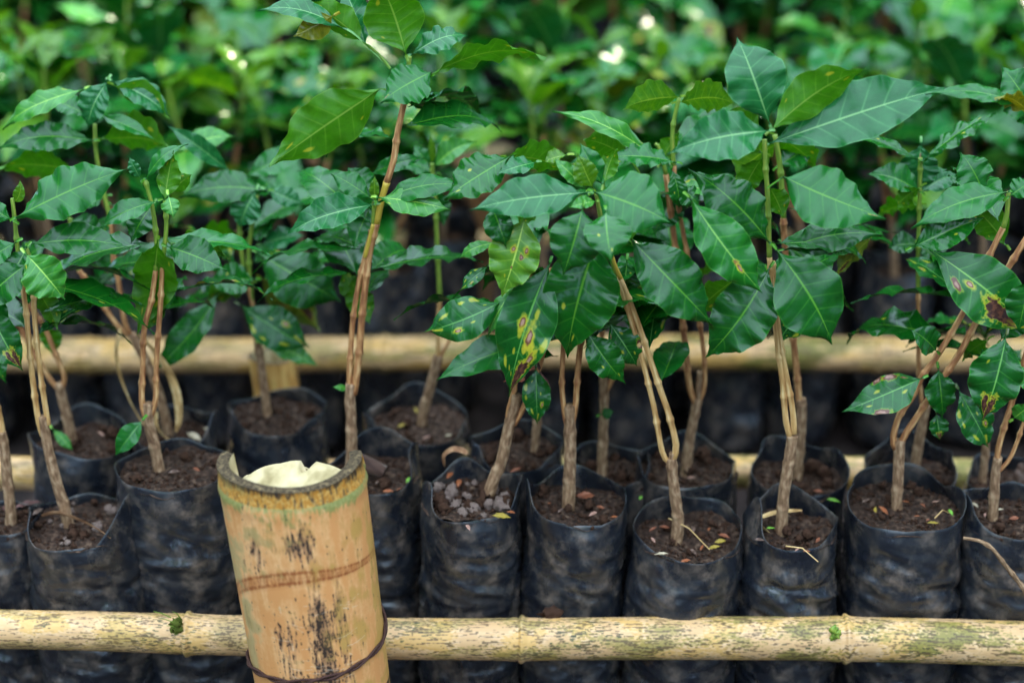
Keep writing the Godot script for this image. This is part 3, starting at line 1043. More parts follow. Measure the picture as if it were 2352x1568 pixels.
func _ready() -> void:
	FW = Vector3(0, -sin(deg_to_rad(PITCH)), -cos(deg_to_rad(PITCH)))
	UPV = Vector3(0, cos(deg_to_rad(PITCH)), -sin(deg_to_rad(PITCH)))
	rng.seed = 5
	noise_a.seed = 3
	noise_a.frequency = 0.02
	noise_a.fractal_octaves = 3
	noise_b.seed = 8
	noise_b.frequency = 0.02
	noise_b.fractal_octaves = 2
	light_and_camera()
	make_materials()
	for i in 6:
		clods.append(clod_mesh(i))
	for i in 5:
		petal_meshes.append(leaf_mesh(Vector3(-0.5, 0, 0), Vector3(0.5, 0, 0), Vector3.UP, 0.30 + 0.03 * i, {"nu": 12, "nv": 6, "arch": 0.04 * (i - 1), "fold": 0.3, "wave": 0.15, "quilt": 0.0, "curve": 0.04 * (i - 2), "ph": i * 1.0}))
	for i in 12:
		bl.append(leaf_mesh(Vector3.ZERO, Vector3(1, 0, 0), Vector3.UP, 0.35 + 0.010 * i, {"nu": 22, "nv": 8, "arch": 0.05 + 0.012 * i, "skew": 0.8, "fold": 0.12 + 0.02 * (i % 5), "wave": 0.10 + 0.012 * (i % 4), "wk": 3.0 + 0.35 * (i % 4), "quilt": 0.04, "ph": i * 1.7, "twist": 0.12 * (i - 6), "curve": 0.015 * (i % 5 - 2), "attach": Vector3(-0.08, 0, 0)}))
	build_setting()
	build_rails()
	build_front()
	build_back()
	build_litter()
	for c in get_children():
		clean_meta(c)
		for k in ["soil_h", "soil_r"]:
			if c.has_meta(k):
				c.remove_meta(k)
	clean_meta(self)

func build_setting() -> void:
	var pts := PackedVector3Array()
	var uvs := PackedVector2Array()
	for q in 61:
		for j in 61:
			var x := (j - 30) / 30.0
			var z := (q - 30) / 30.0
			var px := signf(x) * pow(absf(x), 3.0) * 150.0
			var pz := signf(z) * pow(absf(z), 3.0) * 150.0 - 2.0
			pts.append(Vector3(px, 0.012 * noise_b.get_noise_2d(px * 300.0, pz * 300.0) - 0.004, pz))
			uvs.append(Vector2(px, pz))
	var g := part(self, "ground", grid(pts, 61, 61, uvs), M.ground)
	g.set_meta("kind", "structure")
	shade_tree()
	tree_belt()

func shade_tree() -> void:  # unseen tree, crown density shaped for front shade and sun dapples behind
	var foot := Vector3(5.4, 0, -8.6)
	var mid := Vector3(2.9, 6.2, -5.9)
	var root := thing("shade_tree", "shade tree spreading its crown over the nursery beds", "tree", foot)
	part(root, "trunk", tube(smooth_line(PackedVector3Array([Vector3(0, -0.1, 0), Vector3(-0.1, 1.5, 0.1), Vector3(-0.5, 3.2, 0.4), Vector3(-1.2, 4.6, 1.2)]), 5), 0.19, 0.10, 14, 0.0, 0.0, 0.1, 2), M.bark)
	for k in 7:
		var tip := mid - foot + Vector3(2.2 * sin(k * 0.9), 0.3 + 0.5 * cos(k * 2.1), 2.4 * cos(k * 0.9))
		part(root, "limb", tube(smooth_line(PackedVector3Array([Vector3(-1.2, 4.55, 1.2), Vector3(-1.2, 4.55, 1.2).lerp(tip, 0.5) + Vector3(0, 0.35, 0), tip]), 5), 0.075, 0.012, 8, 0.0, 0.0, 0.1, k), M.bark)
	var ro := RandomNumberGenerator.new()
	ro.seed = 77
	var lm := leaf_mesh(Vector3.ZERO, Vector3(0.2, 0, 0), Vector3.UP, 0.105, {"nu": 6, "nv": 4, "arch": 0.1})
	var mm := MultiMesh.new()
	mm.transform_format = MultiMesh.TRANSFORM_3D
	mm.mesh = lm
	var xs := []
	for t in 22000:
		var d := Vector3(ro.randf_range(-1, 1), ro.randf_range(-1, 1), ro.randf_range(-1, 1))
		if d.length() > 1.0:
			continue
		var p := mid + Vector3(d.x * 2.5, d.y * 1.0, d.z * 3.2)
		# where the shadow of this leaf falls on the bags
		var g := p - SUN_AT * ((p.y - 0.3) / SUN_AT.y)
		var thin := clampf((-g.z - 1.78) / 0.35, 0.0, 1.0)
		if ro.randf() < thin * 0.66:
			continue
		if thin > 0.3 and noise_b.get_noise_3d(p.x * 130.0, p.y * 40.0, p.z * 130.0) > 0.06:
			continue
		xs.append(Transform3D(Basis.from_euler(Vector3(ro.randf_range(-0.7, 0.7), ro.randf() * TAU, ro.randf_range(-0.7, 0.7))), p - foot))
	mm.instance_count = xs.size()
	for i in xs.size():
		mm.set_instance_transform(i, xs[i])
	var o := MultiMeshInstance3D.new()
	o.multimesh = mm
	o.material_override = M.tree_leaf
	o.name = "crown"
	o.set_meta("kind", "stuff")
	root.add_child(o)

# unseen trees added round the nursery to shut out the low sky
func tree_belt() -> void:
	var ro := RandomNumberGenerator.new()
	ro.seed = 31
	var lm := leaf_mesh(Vector3.ZERO, Vector3(0.26, 0, 0), Vector3.UP, 0.13, {"nu": 6, "nv": 4, "arch": 0.1})
	var mm := MultiMesh.new()
	mm.transform_format = MultiMesh.TRANSFORM_3D
	mm.mesh = lm
	mm.instance_count = 5200
	for i in 5200:
		var d := Vector3(ro.randfn(), ro.randfn(), ro.randfn()).normalized() * pow(ro.randf(), 0.25)
		var k := 1.0 + 0.25 * noise_b.get_noise_3d(d.x * 60.0, d.y * 60.0, d.z * 60.0)
		mm.set_instance_transform(i, Transform3D(Basis.from_euler(Vector3(ro.randf_range(-0.9, 0.9), ro.randf() * TAU, ro.randf_range(-0.9, 0.9))), Vector3(d.x * 2.0 * k, 2.7 + d.y * 2.2 * k, d.z * 2.0 * k)))
	var words := ["across the path from the left end of the front bed", "across the path from the thick bamboo post", "across the path from the right end of the front bed", "to the right of the front bed", "to the right of the middle bed", "beyond the right end of the farthest bed", "beyond the middle of the farthest bed", "beyond the left end of the farthest bed", "to the left of the middle bed", "to the left of the front bed"]
	var spots := [Vector3(-3.4, 0, 3.4), Vector3(0.2, 0, 4.6), Vector3(3.6, 0, 3.2), Vector3(5.6, 0, 0.4), Vector3(6.0, 0, -3.2), Vector3(3.6, 0, -8.2), Vector3(0.0, 0, -9.0), Vector3(-3.8, 0, -8.2), Vector3(-6.0, 0, -3.4), Vector3(-5.6, 0, 0.2)]
	for i in spots.size():
		var root := thing("nursery_tree", "leafy tree standing " + words[i], "tree", spots[i], "trees round the nursery")
		root.rotation.y = i * 1.3
		if i < 3:
			root.scale = Vector3.ONE * 0.70
		elif i < 8 and i > 4:
			root.scale = Vector3.ONE * 1.35
		part(root, "trunk", tube(PackedVector3Array([Vector3(0, -0.1, 0), Vector3(0.05, 1.2, 0), Vector3(0.0, 2.6, 0.1), Vector3(0.1, 3.8, 0.1)]), 0.14, 0.05, 10, 0.0, 0.0, 0.1, i), M.bark)
		var o := MultiMeshInstance3D.new()
		o.multimesh = mm
		o.material_override = M.tree_leaf
		o.name = "crown"
		o.set_meta("kind", "stuff")
		root.add_child(o)

func rail(label: String, y0: float, y1: float, z: float, x0: float, x1: float, r0: float, r1: float, joints: Array, m: Material, seed_i: int) -> Node3D:
	var a := at(x0, y0, z)
	var b := at(x1, y1, z)
	var mid := (a + b) * 0.5
	var root := thing("bamboo_rail", label, "bamboo rail", mid, "")
	var line := PackedVector3Array()
	for i in 9:
		var f := i / 8.0
		line.append(a.lerp(b, f) + Vector3(0, 0.0025 * sin(f * 9.0 + seed_i), 0.002 * sin(f * 6.0)) - mid)
	var fr := []
	for x in joints:
		fr.append((x - x0) / (x1 - x0))
	part(root, "cane", cane(line, r0, r1, fr, 1.2, seed_i), m)
	return root

func build_rails() -> void:
	var m1 := mat("rail_front", Color.WHITE, 0.55, 0.45)
	m1.albedo_texture = rail_tex(51, 1.0, 1.0, 1024)
	var m2 := mat("rail_back", Color.WHITE, 0.6, 0.4)
	m2.albedo_texture = rail_tex(52, 1.25, 0.5, 512)
	var r1 := rail("greenish straw-coloured bamboo rail tied behind the thick bamboo post", 1446, 1482, 1.44, -160, 2520, 0.0180, 0.0216, [425, 1190, 1935], m1, 1)
	# moss tuft and bud scars on the joints
	for e in [[404, 1432, 0.0056], [400, 1446, 0.0048], [409, 1444, 0.0050], [405, 1458, 0.0044], [410, 1424, 0.0036], [412, 1466, 0.0030], [1916, 1446, 0.0050], [1921, 1456, 0.0046], [1915, 1464, 0.0036]]:
		var p := at(e[0], e[1], 1.44 - 0.0165)
		var xf := Transform3D(Basis.from_euler(Vector3(0.4, 0.3 + e[0], 0.9 + e[1])).scaled(Vector3(e[2], e[2], e[2] * 0.6)), p - r1.position)
		part(r1, "moss_tuft", clods[int(e[1]) % 6], M.moss if e[0] < 1000 else M.green, xf)
	for k in 4:
		var p := at(392 + k * 7, 1418 + (k % 3) * 12, 1.44 - 0.018) - r1.position
		var d := Vector3(-0.013 + 0.003 * k, 0.010 - 0.002 * (k % 3), 0.004)
		part(r1, "moss_blade", tube(PackedVector3Array([p, p + d * 0.6, p + d + Vector3(-0.002, -0.001, 0)]), 0.0007, 0.0002, 5), M.green)
	rail("low bamboo rail at the back of the front bed", 1088, 1090, 1.79, -120, 2480, 0.019, 0.019, [300, 1500], m2, 2)
	rail("blurred grey-green bamboo rail across the next bed of bags", 811, 811, 2.116, -160, 2520, 0.0225, 0.0225, [200, 880, 2010], m2, 3)
	rail("farther bamboo rail half hidden behind leaves and bags", 575, 556, 2.56, -200, 2560, 0.021, 0.021, [500, 1600], m2, 4)

	# the thick post in front
	var pm := mat("post_skin", Color.WHITE, 0.5, 0.45)
	pm.albedo_texture = post_tex()
	pm.heightmap_enabled = true
	pm.heightmap_texture = noise_tex(61, 0.02, Vector2i(256, 256), [], 3)
	pm.heightmap_scale = 0.03
	var rim := mat("post_rim", Color.WHITE, 0.9, 0.25)
	rim.albedo_texture = noise_tex(62, 0.03, Vector2i(256, 64), [[0.0, Color(0.14, 0.11, 0.08)], [0.5, Color(0.28, 0.23, 0.17)], [0.8, Color(0.42, 0.35, 0.25)], [1.0, Color(0.58, 0.47, 0.32)]], 4)
	var inn := mat("post_inside", Color.WHITE, 0.75, 0.3)
	inn.albedo_texture = noise_tex(63, 0.015, Vector2i(256, 128), [[0.0, Color(0.52, 0.45, 0.30)], [0.45, Color(0.70, 0.62, 0.46)], [1.0, Color(0.82, 0.74, 0.60)]], 4)
	var topc := at(664, 1050, 1.352)
	var low := at(742, 1568, 1.352)
	var base := low + (low - topc) * ((0.0 - low.y) / (low.y - topc.y))
	topc += (topc - low).normalized() * 0.0
	var root := thing("bamboo_post", "thick weathered tan bamboo post cut open at the top, black streaks", "bamboo post", base)
	var H := (topc - base).length()
	var cut := func(a: float) -> float:
		var d := absf(wrapf(a - PI, -PI, PI))               # 0 at the back
		var back := clampf((1.30 - d) / 0.16, 0.0, 1.0)
		back = back * back * (3.0 - 2.0 * back)
		var side_dip := 0.004 * sin(a * 3.0 + 0.6)
		return maxf(0.0, 0.040 * back + side_dip * 0.3 + 0.0012 + 0.003 * back * sin(a * 9.0))
	part(root, "skin", post_mesh(Vector3.ZERO, topc - base, 0.0575, 0.0628, 0.0105, 0.046, cut, 0, 1.92), pm)
	part(root, "cut_rim", post_mesh(Vector3.ZERO, topc - base, 0.0575, 0.0628, 0.0105, 0.046, cut, 1, 1.92), rim)
	part(root, "broken_edge", post_mesh(Vector3.ZERO, topc - base, 0.0575, 0.0628, 0.0105, 0.046, cut, 3, 1.92), inn)
	part(root, "inner_wall", post_mesh(Vector3.ZERO, topc - base, 0.0575, 0.0628, 0.0105, 0.046, cut, 2, 1.92), inn)
	# the inner membrane of the joint closes the tube a little below the rim
	var dp := PackedVector3Array()
	var du := PackedVector2Array()
	for q in 15:
		for j in 73:
			var a := TAU * j / 72.0
			var f := q / 14.0
			var rr := 0.0525 * f
			var back := clampf(-cos(a), 0.0, 1.0)
			var y := 0.005 * (1.0 - f * f) + 0.004 * back * f * f
			y -= 0.016 * exp(-pow(wrapf(a - PI + 0.12, -PI, PI) / 0.05, 2.0)) * clampf((f - 0.55) * 3.0, 0.0, 1.0)
			y += 0.0012 * noise_a.get_noise_3d(sin(a) * rr * 2500.0, cos(a) * rr * 2500.0, 9.0)
			y -= 0.006 * clampf(absf(sin(a)) - 0.75, 0.0, 1.0) * 3.0 * f * back
			dp.append((topc - base) * (1.0 - 0.034 / H) + Vector3(sin(a) * rr, y, cos(a) * rr))
			du.append(Vector2(sin(a) * rr, cos(a) * rr) * 8.0)
	part(root, "membrane", grid(dp, 15, 73, du, true), inn)
	# rusty wire: two strands from the rail, down round the front
	var w := thing("rusty_wire", "rusty twisted wire wound round the thick bamboo post", "wire", base + (topc - base) * 0.5)
	for sidx in 2:
		var line := PackedVector3Array()
		for i in 60:
			var f := i / 59.0
			var a := deg_to_rad(lerpf(128, -175, f))
			var hh := lerpf(0.243, 0.206, f) - 0.006 * sin(PI * f)
			hh += (0.0018 if sidx == 0 else -0.0018) * cos(f * 42.0)
			var ff := hh / (topc.y - base.y)
			var rr := lerpf(0.0575, 0.0628, ff) + 0.0022 + (0.0012 if sidx == 0 else -0.0004) * sin(f * 42.0)
			line.append(base + (topc - base) * ff + Vector3(sin(a), 0, cos(a)) * rr - w.position)
		part(w, "strand", tube(line, 0.0013, 0.0013, 6, 0.0, 0.0, 0.2, 3 + sidx), M.wire)

	# slimmer posts further back
	var pm2 := mat("post_old", Color.WHITE, 0.65, 0.4)
	pm2.albedo_texture = noise_tex(64, 0.02, Vector2i(256, 256), [[0.0, Color(0.46, 0.32, 0.15)], [0.45, Color(0.72, 0.52, 0.26)], [0.75, Color(0.82, 0.65, 0.38)], [1.0, Color(0.66, 0.60, 0.30)]], 5)
	pm2.uv1_scale = Vector3(3, 0.5, 1)
	var pm3 := mat("post_orange", Color.WHITE, 0.7, 0.35)
	pm3.albedo_texture = noise_tex(65, 0.02, Vector2i(256, 256), [[0.0, Color(0.48, 0.33, 0.22)], [0.5, Color(0.66, 0.48, 0.33)], [1.0, Color(0.74, 0.60, 0.42)]], 5)
	pm3.uv1_scale = Vector3(3, 0.5, 1)
	var low_posts := [
		[622, 812, 652, 1000, 1.86, 0.0275, pm2, "short ochre bamboo post behind the seedling with holed leaves"],
		[648, 640, 655, 800, 2.20, 0.021, pm3, "pale stub of bamboo post standing behind the second rail"],
		[1118, 345, 1075, 640, 2.66, 0.047, pm3, "broad orange-tan bamboo post among blurred leaves"],
		[493, 452, 497, 560, 2.62, 0.014, pm3, "thin pinkish bamboo stake behind the left seedlings"],
		[742, 330, 715, 470, 2.75, 0.020, pm3, "slim pinkish bamboo stake behind the tall central seedling"],
		[2100, 190, 2110, 380, 2.95, 0.016, pm3, "thin rosy bamboo stake behind the paired-leaf seedling"],
	]
	for e in low_posts:
		var t := at(e[0], e[1], e[4])
		var l := at(e[2], e[3], e[4])
		var b := l + (l - t) * ((0.0 - l.y) / (l.y - t.y))
		var p := thing("bamboo_post", e[7], "bamboo post", b)
		var even := func(a: float) -> float: return 0.002 + 0.0015 * sin(a * 2.0)
		part(p, "skin", post_mesh(Vector3.ZERO, t - b, e[5] * 0.95, e[5], e[5] * 0.2, 0.2, even, 0), e[6])
		part(p, "cut_rim", post_mesh(Vector3.ZERO, t - b, e[5] * 0.95, e[5], e[5] * 0.2, 0.2, even, 1), rim)
		part(p, "inner_wall", post_mesh(Vector3.ZERO, t - b, e[5] * 0.95, e[5], e[5] * 0.2, 0.2, even, 2), inn)

func build_front() -> void:
	# ---- row nearest the front rail
	seedling("seedling with bare forked stem, its bag of dark soil strewn with dead leaves", 1.53, [-75, 92, 1200], [[270, 0.01, 30]], 1,
		[["bark", 0.0056, 0.0046, [[24, 1204], [18, 1120], [10, 1045], [2, 990]]], ["straw", 0.0036, 0.0032, [[8, 1030], [0, 960], [-20, 900]]]],
		[[-30, 700, 52, 851, 78, 62, "browntip", 0.02, 0.05], [-60, 640, 20, 790, 70, 60, "dark", 0.0, 0.02], [-20, 800, 12, 880, 46, 60, "dark2", 0.0, 0.02]], 8)
	seedling("seedling with two straw-coloured stems and a strap of dry leaf across its bag", 1.517, [52, 322, 1205], [[280, 0.012, 30], [75, 0.030, 40], [0, -0.012, 50]], 2,
		[["bark", 0.0058, 0.0046, [[165, 1236], [148, 1170], [122, 1080], [104, 1000], [97, 955]]],
		["straw", 0.0036, 0.0030, [[97, 1000], [85, 952], [70, 836], [60, 726], [48, 640]]],
		["green", 0.0029, 0.0022, [[48, 640], [38, 560], [32, 500], [27, 455]]],
		["straw", 0.0034, 0.0028, [[110, 975], [93, 866], [79, 736], [76, 640]]],
		["green", 0.0027, 0.0022, [[76, 640], [70, 600], [60, 570]]]],
		[[36, 498, 293, 387, 108, 48, "mid", 0.03, 0.0, {"arch": 0.05, "wave": 0.15}],
		[58, 583, 148, 688, 116, 62, "light", 0.06, 0.08, {"fold": 0.3}],
		[73, 560, 297, 568, 72, 48, "dark", 0.02, 0.02],
		[60, 606, -40, 700, 90, 60, "dark", 0.055, 0.06],
		[31, 465, 44, 411, 27, 66, "young", 0.0, 0.0, {"curve": 0.15}],
		[26, 505, -60, 470, 46, 40, "mid", 0.02, 0.02],
		[34, 556, -40, 606, 56, 52, "mid", 0.04, 0.04],
		[76, 655, 132, 760, 50, -60, "under", -0.02, -0.01],
		[60, 570, 10, 660, 60, 60, "dark", 0.03, 0.05]], 26, 0.0035)
	seedling("seedling whose broad smooth bag stands left of the thick post, pair of tan stems", 1.545, [266, 545, 1082], [[270, 0.006, 24], [180, -0.004, 60]], 3,
		[["bark", 0.0060, 0.0048, [[371, 1104], [356, 1030], [342, 972], [341, 926]]],
		["tan", 0.0036, 0.0031, [[335, 965], [325, 922], [327, 856], [330, 759], [347, 689], [357, 620]]],
		["green", 0.0031, 0.0022, [[357, 620], [359, 560], [350, 480], [333, 415]]],
		["tan", 0.0034, 0.0029, [[345, 960], [357, 916], [358, 856], [361, 790], [367, 709], [373, 600]]],
		["green", 0.0029, 0.0022, [[373, 600], [381, 523], [378, 462]]]],
		[[335, 408, 432, 330, 34, 30, "mid", 0.0, -0.02], [322, 410, 296, 360, 26, 66, "pale", 0.0, 0.0, {"quilt": 0.08}],
		[378, 458, 398, 345, 52, -95, "under", 0.01, 0.0], [358, 462, 230, 522, 52, 45, "mid", 0.01, 0.05, {"arch": 0.16}],
		[386, 450, 398, 502, 56, 60, "light", 0.03, 0.05], [390, 440, 440, 400, 44, -70, "under", -0.01, -0.02],
		[362, 552, 313, 772, 98, -115, "under", 0.03, 0.0], [384, 566, 522, 622, 80, 58, "dark", 0.02, 0.04],
		[390, 556, 522, 590, 56, -65, "under", -0.02, -0.03], [350, 470, 300, 560, 60, 55, "dark", -0.03, 0.0],
		[372, 690, 330, 760, 40, -80, "under", -0.02, -0.02], [325, 966, 262, 1048, 48, 62, "mid", 0.03, 0.05, {"fold": 0.4}]], 7)
	seedling("tallest seedling, rising behind the thick post with leaves high above it", 1.575, [740, 972, 1088], [[95, 0.026, 28], [165, 0.02, 40], [0, -0.008, 40]], 4,
		[["bark", 0.0060, 0.0050, [[806, 1062], [807, 1000], [804, 906], [806, 880]]],
		["tan", 0.0036, 0.0029, [[803, 905], [803, 833], [811, 729], [824, 650], [838, 590], [853, 530]]],
		["gold", 0.0026, 0.0024, [[838, 590], [850, 545], [857, 515]], 0.002],
		["green", 0.0028, 0.0020, [[857, 515], [859, 467], [861, 445]]],
		["tan", 0.0044, 0.0040, [[812, 905], [820, 850], [826, 790], [834, 699], [847, 589], [865, 513]]],
		["gold", 0.0040, 0.0037, [[865, 513], [876, 460], [888, 418]]],
		["tan", 0.0038, 0.0034, [[888, 418], [904, 367], [914, 300], [931, 223]]],
		["green", 0.0030, 0.0022, [[934, 226], [938, 180], [939, 130]]]],
		[[931, 122, 874, -38, 146, -98, "under", 0.02, 0.045, {"fold": 0.12, "wave": 0.05, "quilt": 0.05}],
		[839, 102, 788, -30, 66, 66, "pale", 0.0, -0.05, {"from": [896, 157]}],
		[832, 96, 700, 2, 60, -75, "under", 0.01, 0.0, {"from": [896, 157]}],
		[784, 62, 590, 24, 50, 38, "pale", 0.01, 0.02, {"arch": 0.14, "from": [834, 97]}],
		[764, 36, 672, 84, 58, -100, "bronze", 0.02, 0.03, {"quilt": 0.09}],
		[946, 124, 1074, 82, 60, 40, "pale", -0.01, -0.03, {"arch": 0.2}],
		[992, 168, 1256, 132, 40, -52, "under", 0.01, 0.03, {"wave": 0.2, "arch": 0.12, "from": [944, 220]}],
		[992, 164, 872, 236, 96, 52, "mid2", 0.01, 0.05, {"from": [944, 218], "fold": 0.1}],
		[872, 204, 617, 384, 118, -86, "under", 0.03, 0.06, {"wave": 0.16, "fold": 0.1, "quilt": 0.06, "from": [930, 218]}],
		[856, 458, 758, 398, 50, 44, "mid", 0.01, 0.0], [852, 450, 798, 384, 66, 50, "mid", -0.02, -0.05],
		[856, 470, 655, 540, 76, 52, "pale", 0.03, 0.06, {"arch": 0.16}], [868, 462, 1080, 428, 52, 40, "mid", 0.03, 0.04, {"arch": 0.14, "from": [860, 470]}],
		[868, 452, 1037, 482, 60, 42, "light", 0.04, 0.06, {"arch": 0.06}], [850, 400, 980, 362, 40, 30, "mid", -0.04, -0.05],
		[861, 462, 861, 402, 22, 66, "young", 0.01, 0.01], [852, 475, 812, 575, 70, 50, "mid", -0.04, 0.0],
		[852, 480, 700, 500, 44, 40, "pale", -0.04, -0.03], [800, 892, 762, 888, 14, 50, "light", 0.0, 0.01],
		[812, 690, 790, 620, 60, -80, "under", -0.06, -0.08], [806, 640, 850, 745, 60, -90, "under", -0.05, -0.04]], 12)
	seedling("seedling with yellow-spotted brown-tipped leaves over a bag of crumbly grey soil", 1.517, [962, 1196, 1148], [[275, 0.020, 26], [100, 0.018, 30], [0, -0.014, 50], [190, 0.010, 30]], 6,
		[["bark", 0.0058, 0.0050, [[1110, 1150], [1134, 1100], [1152, 1058], [1164, 1000], [1176, 955], [1186, 905]]],
		["tan", 0.0030, 0.0026, [[1168, 985], [1167, 946], [1181, 893], [1200, 800], [1215, 690], [1224, 610], [1226, 560]]],
		["tan", 0.0036, 0.0031, [[1180, 975], [1207, 926], [1237, 846], [1256, 760], [1262, 680], [1264, 616]]]],
		[[1262, 606, 1169, 912, 124, 64, "spot", 0.075, 0.09, {"fold": 0.16, "curve": 0.03}],
		[1205, 500, 1152, 682, 110, 63, "yellow", 0.085, 0.10, {"fold": 0.12, "curve": -0.02, "from": [1226, 480]}],
		[1231, 846, 1234, 974, 62, 60, "fleck", 0.01, 0.02], [1140, 556, 1054, 594, 28, 40, "light", 0.03, 0.03],
		[1120, 612, 1056, 668, 32, 50, "fleck", 0.03, 0.04], [1182, 655, 1118, 775, 42, 40, "light", 0.06, 0.07, {"twist": 1.2}],
		[1155, 690, 972, 764, 92, 58, "fleck", 0.07, 0.08, {"curve": -0.05, "fold": 0.15}], [1212, 850, 1156, 875, 36, 60, "rust", 0.05, 0.06, {"twist": 1.5}],
		[1240, 850, 1262, 930, 26, 60, "redleaf", 0.01, 0.02, {"twist": 1.0}]], 46, 0.0052)
	seedling("seedling on two slender stems forking evenly from a cut stump", 1.517, [1200, 1446, 1160], [[275, 0.022, 24], [80, 0.006, 30], [180, 0.012, 50]], 7,
		[["bark", 0.0060, 0.0056, [[1304, 1184], [1308, 1110], [1309, 1045], [1309, 980], [1308, 930]]],
		["tan", 0.0032, 0.0028, [[1302, 975], [1296, 945], [1291, 889], [1293, 816], [1300, 730], [1310, 640]]],
		["tan", 0.0036, 0.0032, [[1314, 975], [1322, 930], [1327, 860], [1332, 806], [1345, 700], [1356, 600]]]],
		[[1372, 548, 1303, 820, 160, 64, "dark2", 0.055, 0.07, {"fold": 0.14, "wave": 0.07, "quilt": 0.05, "curve": 0.03}],
		[1350, 765, 1437, 882, 76, 62, "dark2", 0.05, 0.06], [1400, 742, 1464, 842, 74, 60, "brownedge", 0.03, 0.03],
		[1330, 700, 1250, 790, 60, 55, "dark", 0.0, 0.01]], 9, 0.0040)
	seedling("seedling with a full rosette of dark glossy leaves on two long leaning stems", 1.497, [1450, 1712, 1232], [[275, 0.010, 26], [85, 0.012, 30], [0, -0.012, 50], [200, 0.014, 50]], 8,
		[["bark", 0.0060, 0.0048, [[1552, 1264], [1557, 1195], [1548, 1110], [1542, 1052]]],
		["straw", 0.0033, 0.0029, [[1538, 1062], [1521, 1036], [1501, 929], [1464, 783], [1436, 690], [1417, 633]]],
		["green", 0.0030, 0.0024, [[1417, 633], [1398, 570], [1380, 500], [1370, 445]]],
		["straw", 0.0038, 0.0031, [[1548, 1052], [1553, 1020], [1536, 950], [1514, 886], [1461, 729], [1425, 640]]],
		["gold", 0.0032, 0.0028, [[1425, 640], [1408, 600], [1390, 530]]],
		["bark", 0.0030, 0.0029, [[1545, 1065], [1544, 1040]]]],
		[[1346, 442, 1078, 482, 92, 52, "pale", 0.06, 0.085, {"arch": 0.07, "wave": 0.13}],
		[1366, 440, 1545, 514, 138, 56, "mid", 0.065, 0.10, {"arch": 0.10, "fold": 0.1, "wave": 0.06}],
		[1368, 462, 1307, 476, 28, 45, "light", 0.07, 0.09], [1362, 432, 1326, 352, 54, 68, "young", 0.05, 0.05, {"quilt": 0.1}],
		[1344, 434, 1272, 364, 34, 50, "light", 0.045, 0.04], [1384, 424, 1332, 327, 52, 60, "mid", 0.02, 0.0],
		[1338, 478, 1291, 638, 118, 60, "dark", 0.095, 0.115, {"fold": 0.2}], [1392, 484, 1406, 606, 126, 60, "dark2", 0.105, 0.17, {"fold": 0.16}],
		[1447, 545, 1640, 748, 126, 60, "dark", 0.075, 0.09, {"fold": 0.15, "wave": 0.14}], [1440, 600, 1428, 704, 90, 58, "brownedge", -0.04, -0.03],
		[1128, 470, 1164, 572, 66, 50, "dark", 0.05, 0.07, {"curl": 0.3}], [1392, 470, 1432, 516, 40, 55, "dark2", 0.07, 0.08],
		[1400, 480, 1455, 560, 70, -50, "under", 0.0, 0.0], [1300, 356, 1250, 372, 30, 30, "young", 0.02, 0.02],
		[1388, 420, 1418, 340, 44, -70, "under", 0.02, 0.0], [1176, 356, 1018, 458, 96, 48, "dark2", -0.02, 0.02, {"quilt": 0.09, "arch": 0.1}],
		[1166, 360, 1300, 395, 60, -60, "under", -0.02, -0.03], [1230, 372, 1140, 400, 40, 30, "pale", -0.01, 0.02],
		[1230, 470, 1190, 520, 80, -60, "under", 0.0, 0.0], [1180, 560, 1142, 600, 60, 40, "dark", 0.0, 0.01]], 20, 0.0034)
	seedling("seedling with smooth hanging leaves, twin straw stems, shallow bag with a sharp raised corner", 1.497, [1706, 1926, 1215], [[283, 0.034, 20], [0, -0.008, 50], [80, 0.004, 30], [180, 0.016, 60]], 11,
		[["bark", 0.0058, 0.0052, [[1793, 1248], [1797, 1180], [1804, 1112], [1815, 1050], [1820, 1000]]],
		["straw", 0.0036, 0.0030, [[1814, 1000], [1805, 960], [1798, 873], [1788, 806], [1777, 689], [1768, 590]]],
		["green", 0.0030, 0.0026, [[1768, 590], [1764, 460], [1758, 367], [1757, 320]]],
		["straw", 0.0036, 0.0029, [[1824, 995], [1822, 950], [1812, 890], [1796, 806], [1782, 700], [1775, 600]]]],
		[[1768, 283, 1693, 84, 134, 66, "pale", 0.02, -0.02, {"fold": 0.14, "wave": 0.08}],
		[1774, 298, 1990, 158, 92, -92, "under", 0.035, 0.05, {"wave": 0.12}],
		[1770, 328, 2178, 200, 130, 56, "pale", 0.0, -0.02, {"fold": 0.1, "arch": 0.10, "wave": 0.1}],
		[1764, 300, 1535, 352, 112, 50, "pale", 0.05, 0.08, {"arch": 0.12, "wave": 0.12}],
		[1750, 322, 1630, 268, 92, -65, "under", -0.03, -0.05], [1752, 350, 1640, 330, 70, -55, "under", -0.02, -0.02],
		[1800, 405, 2038, 502, 134, 58, "mid2", 0.04, 0.06, {"arch": 0.05, "fold": 0.08, "from": [1762, 432]}],
		[1768, 556, 1580, 386, 118, 60, "dark", 0.05, 0.03, {"fold": 0.12}],
		[1588, 456, 1754, 676, 108, 62, "heart", 0.075, 0.10, {"fold": 0.15, "from": [1570, 440]}],
		[1768, 615, 1620, 822, 132, 62, "dark", 0.04, 0.06, {"fold": 0.16, "curve": -0.04}],
		[1786, 576, 1913, 792, 156, 63, "dark", 0.06, 0.085, {"fold": 0.12, "wave": 0.07}],
		[1804, 572, 2030, 540, 70, 46, "dark", -0.02, -0.01, {"arch": 0.12}], [1998, 548, 1914, 642, 44, -60, "dying", -0.05, -0.04],
		[1768, 430, 1800, 500, 60, -70, "under", -0.02, -0.02], [1690, 640, 1600, 720, 70, -60, "under", -0.06, -0.05],
		[1752, 360, 1700, 470, 60, -70, "under", -0.02, -0.02]], 10, 0.0036)
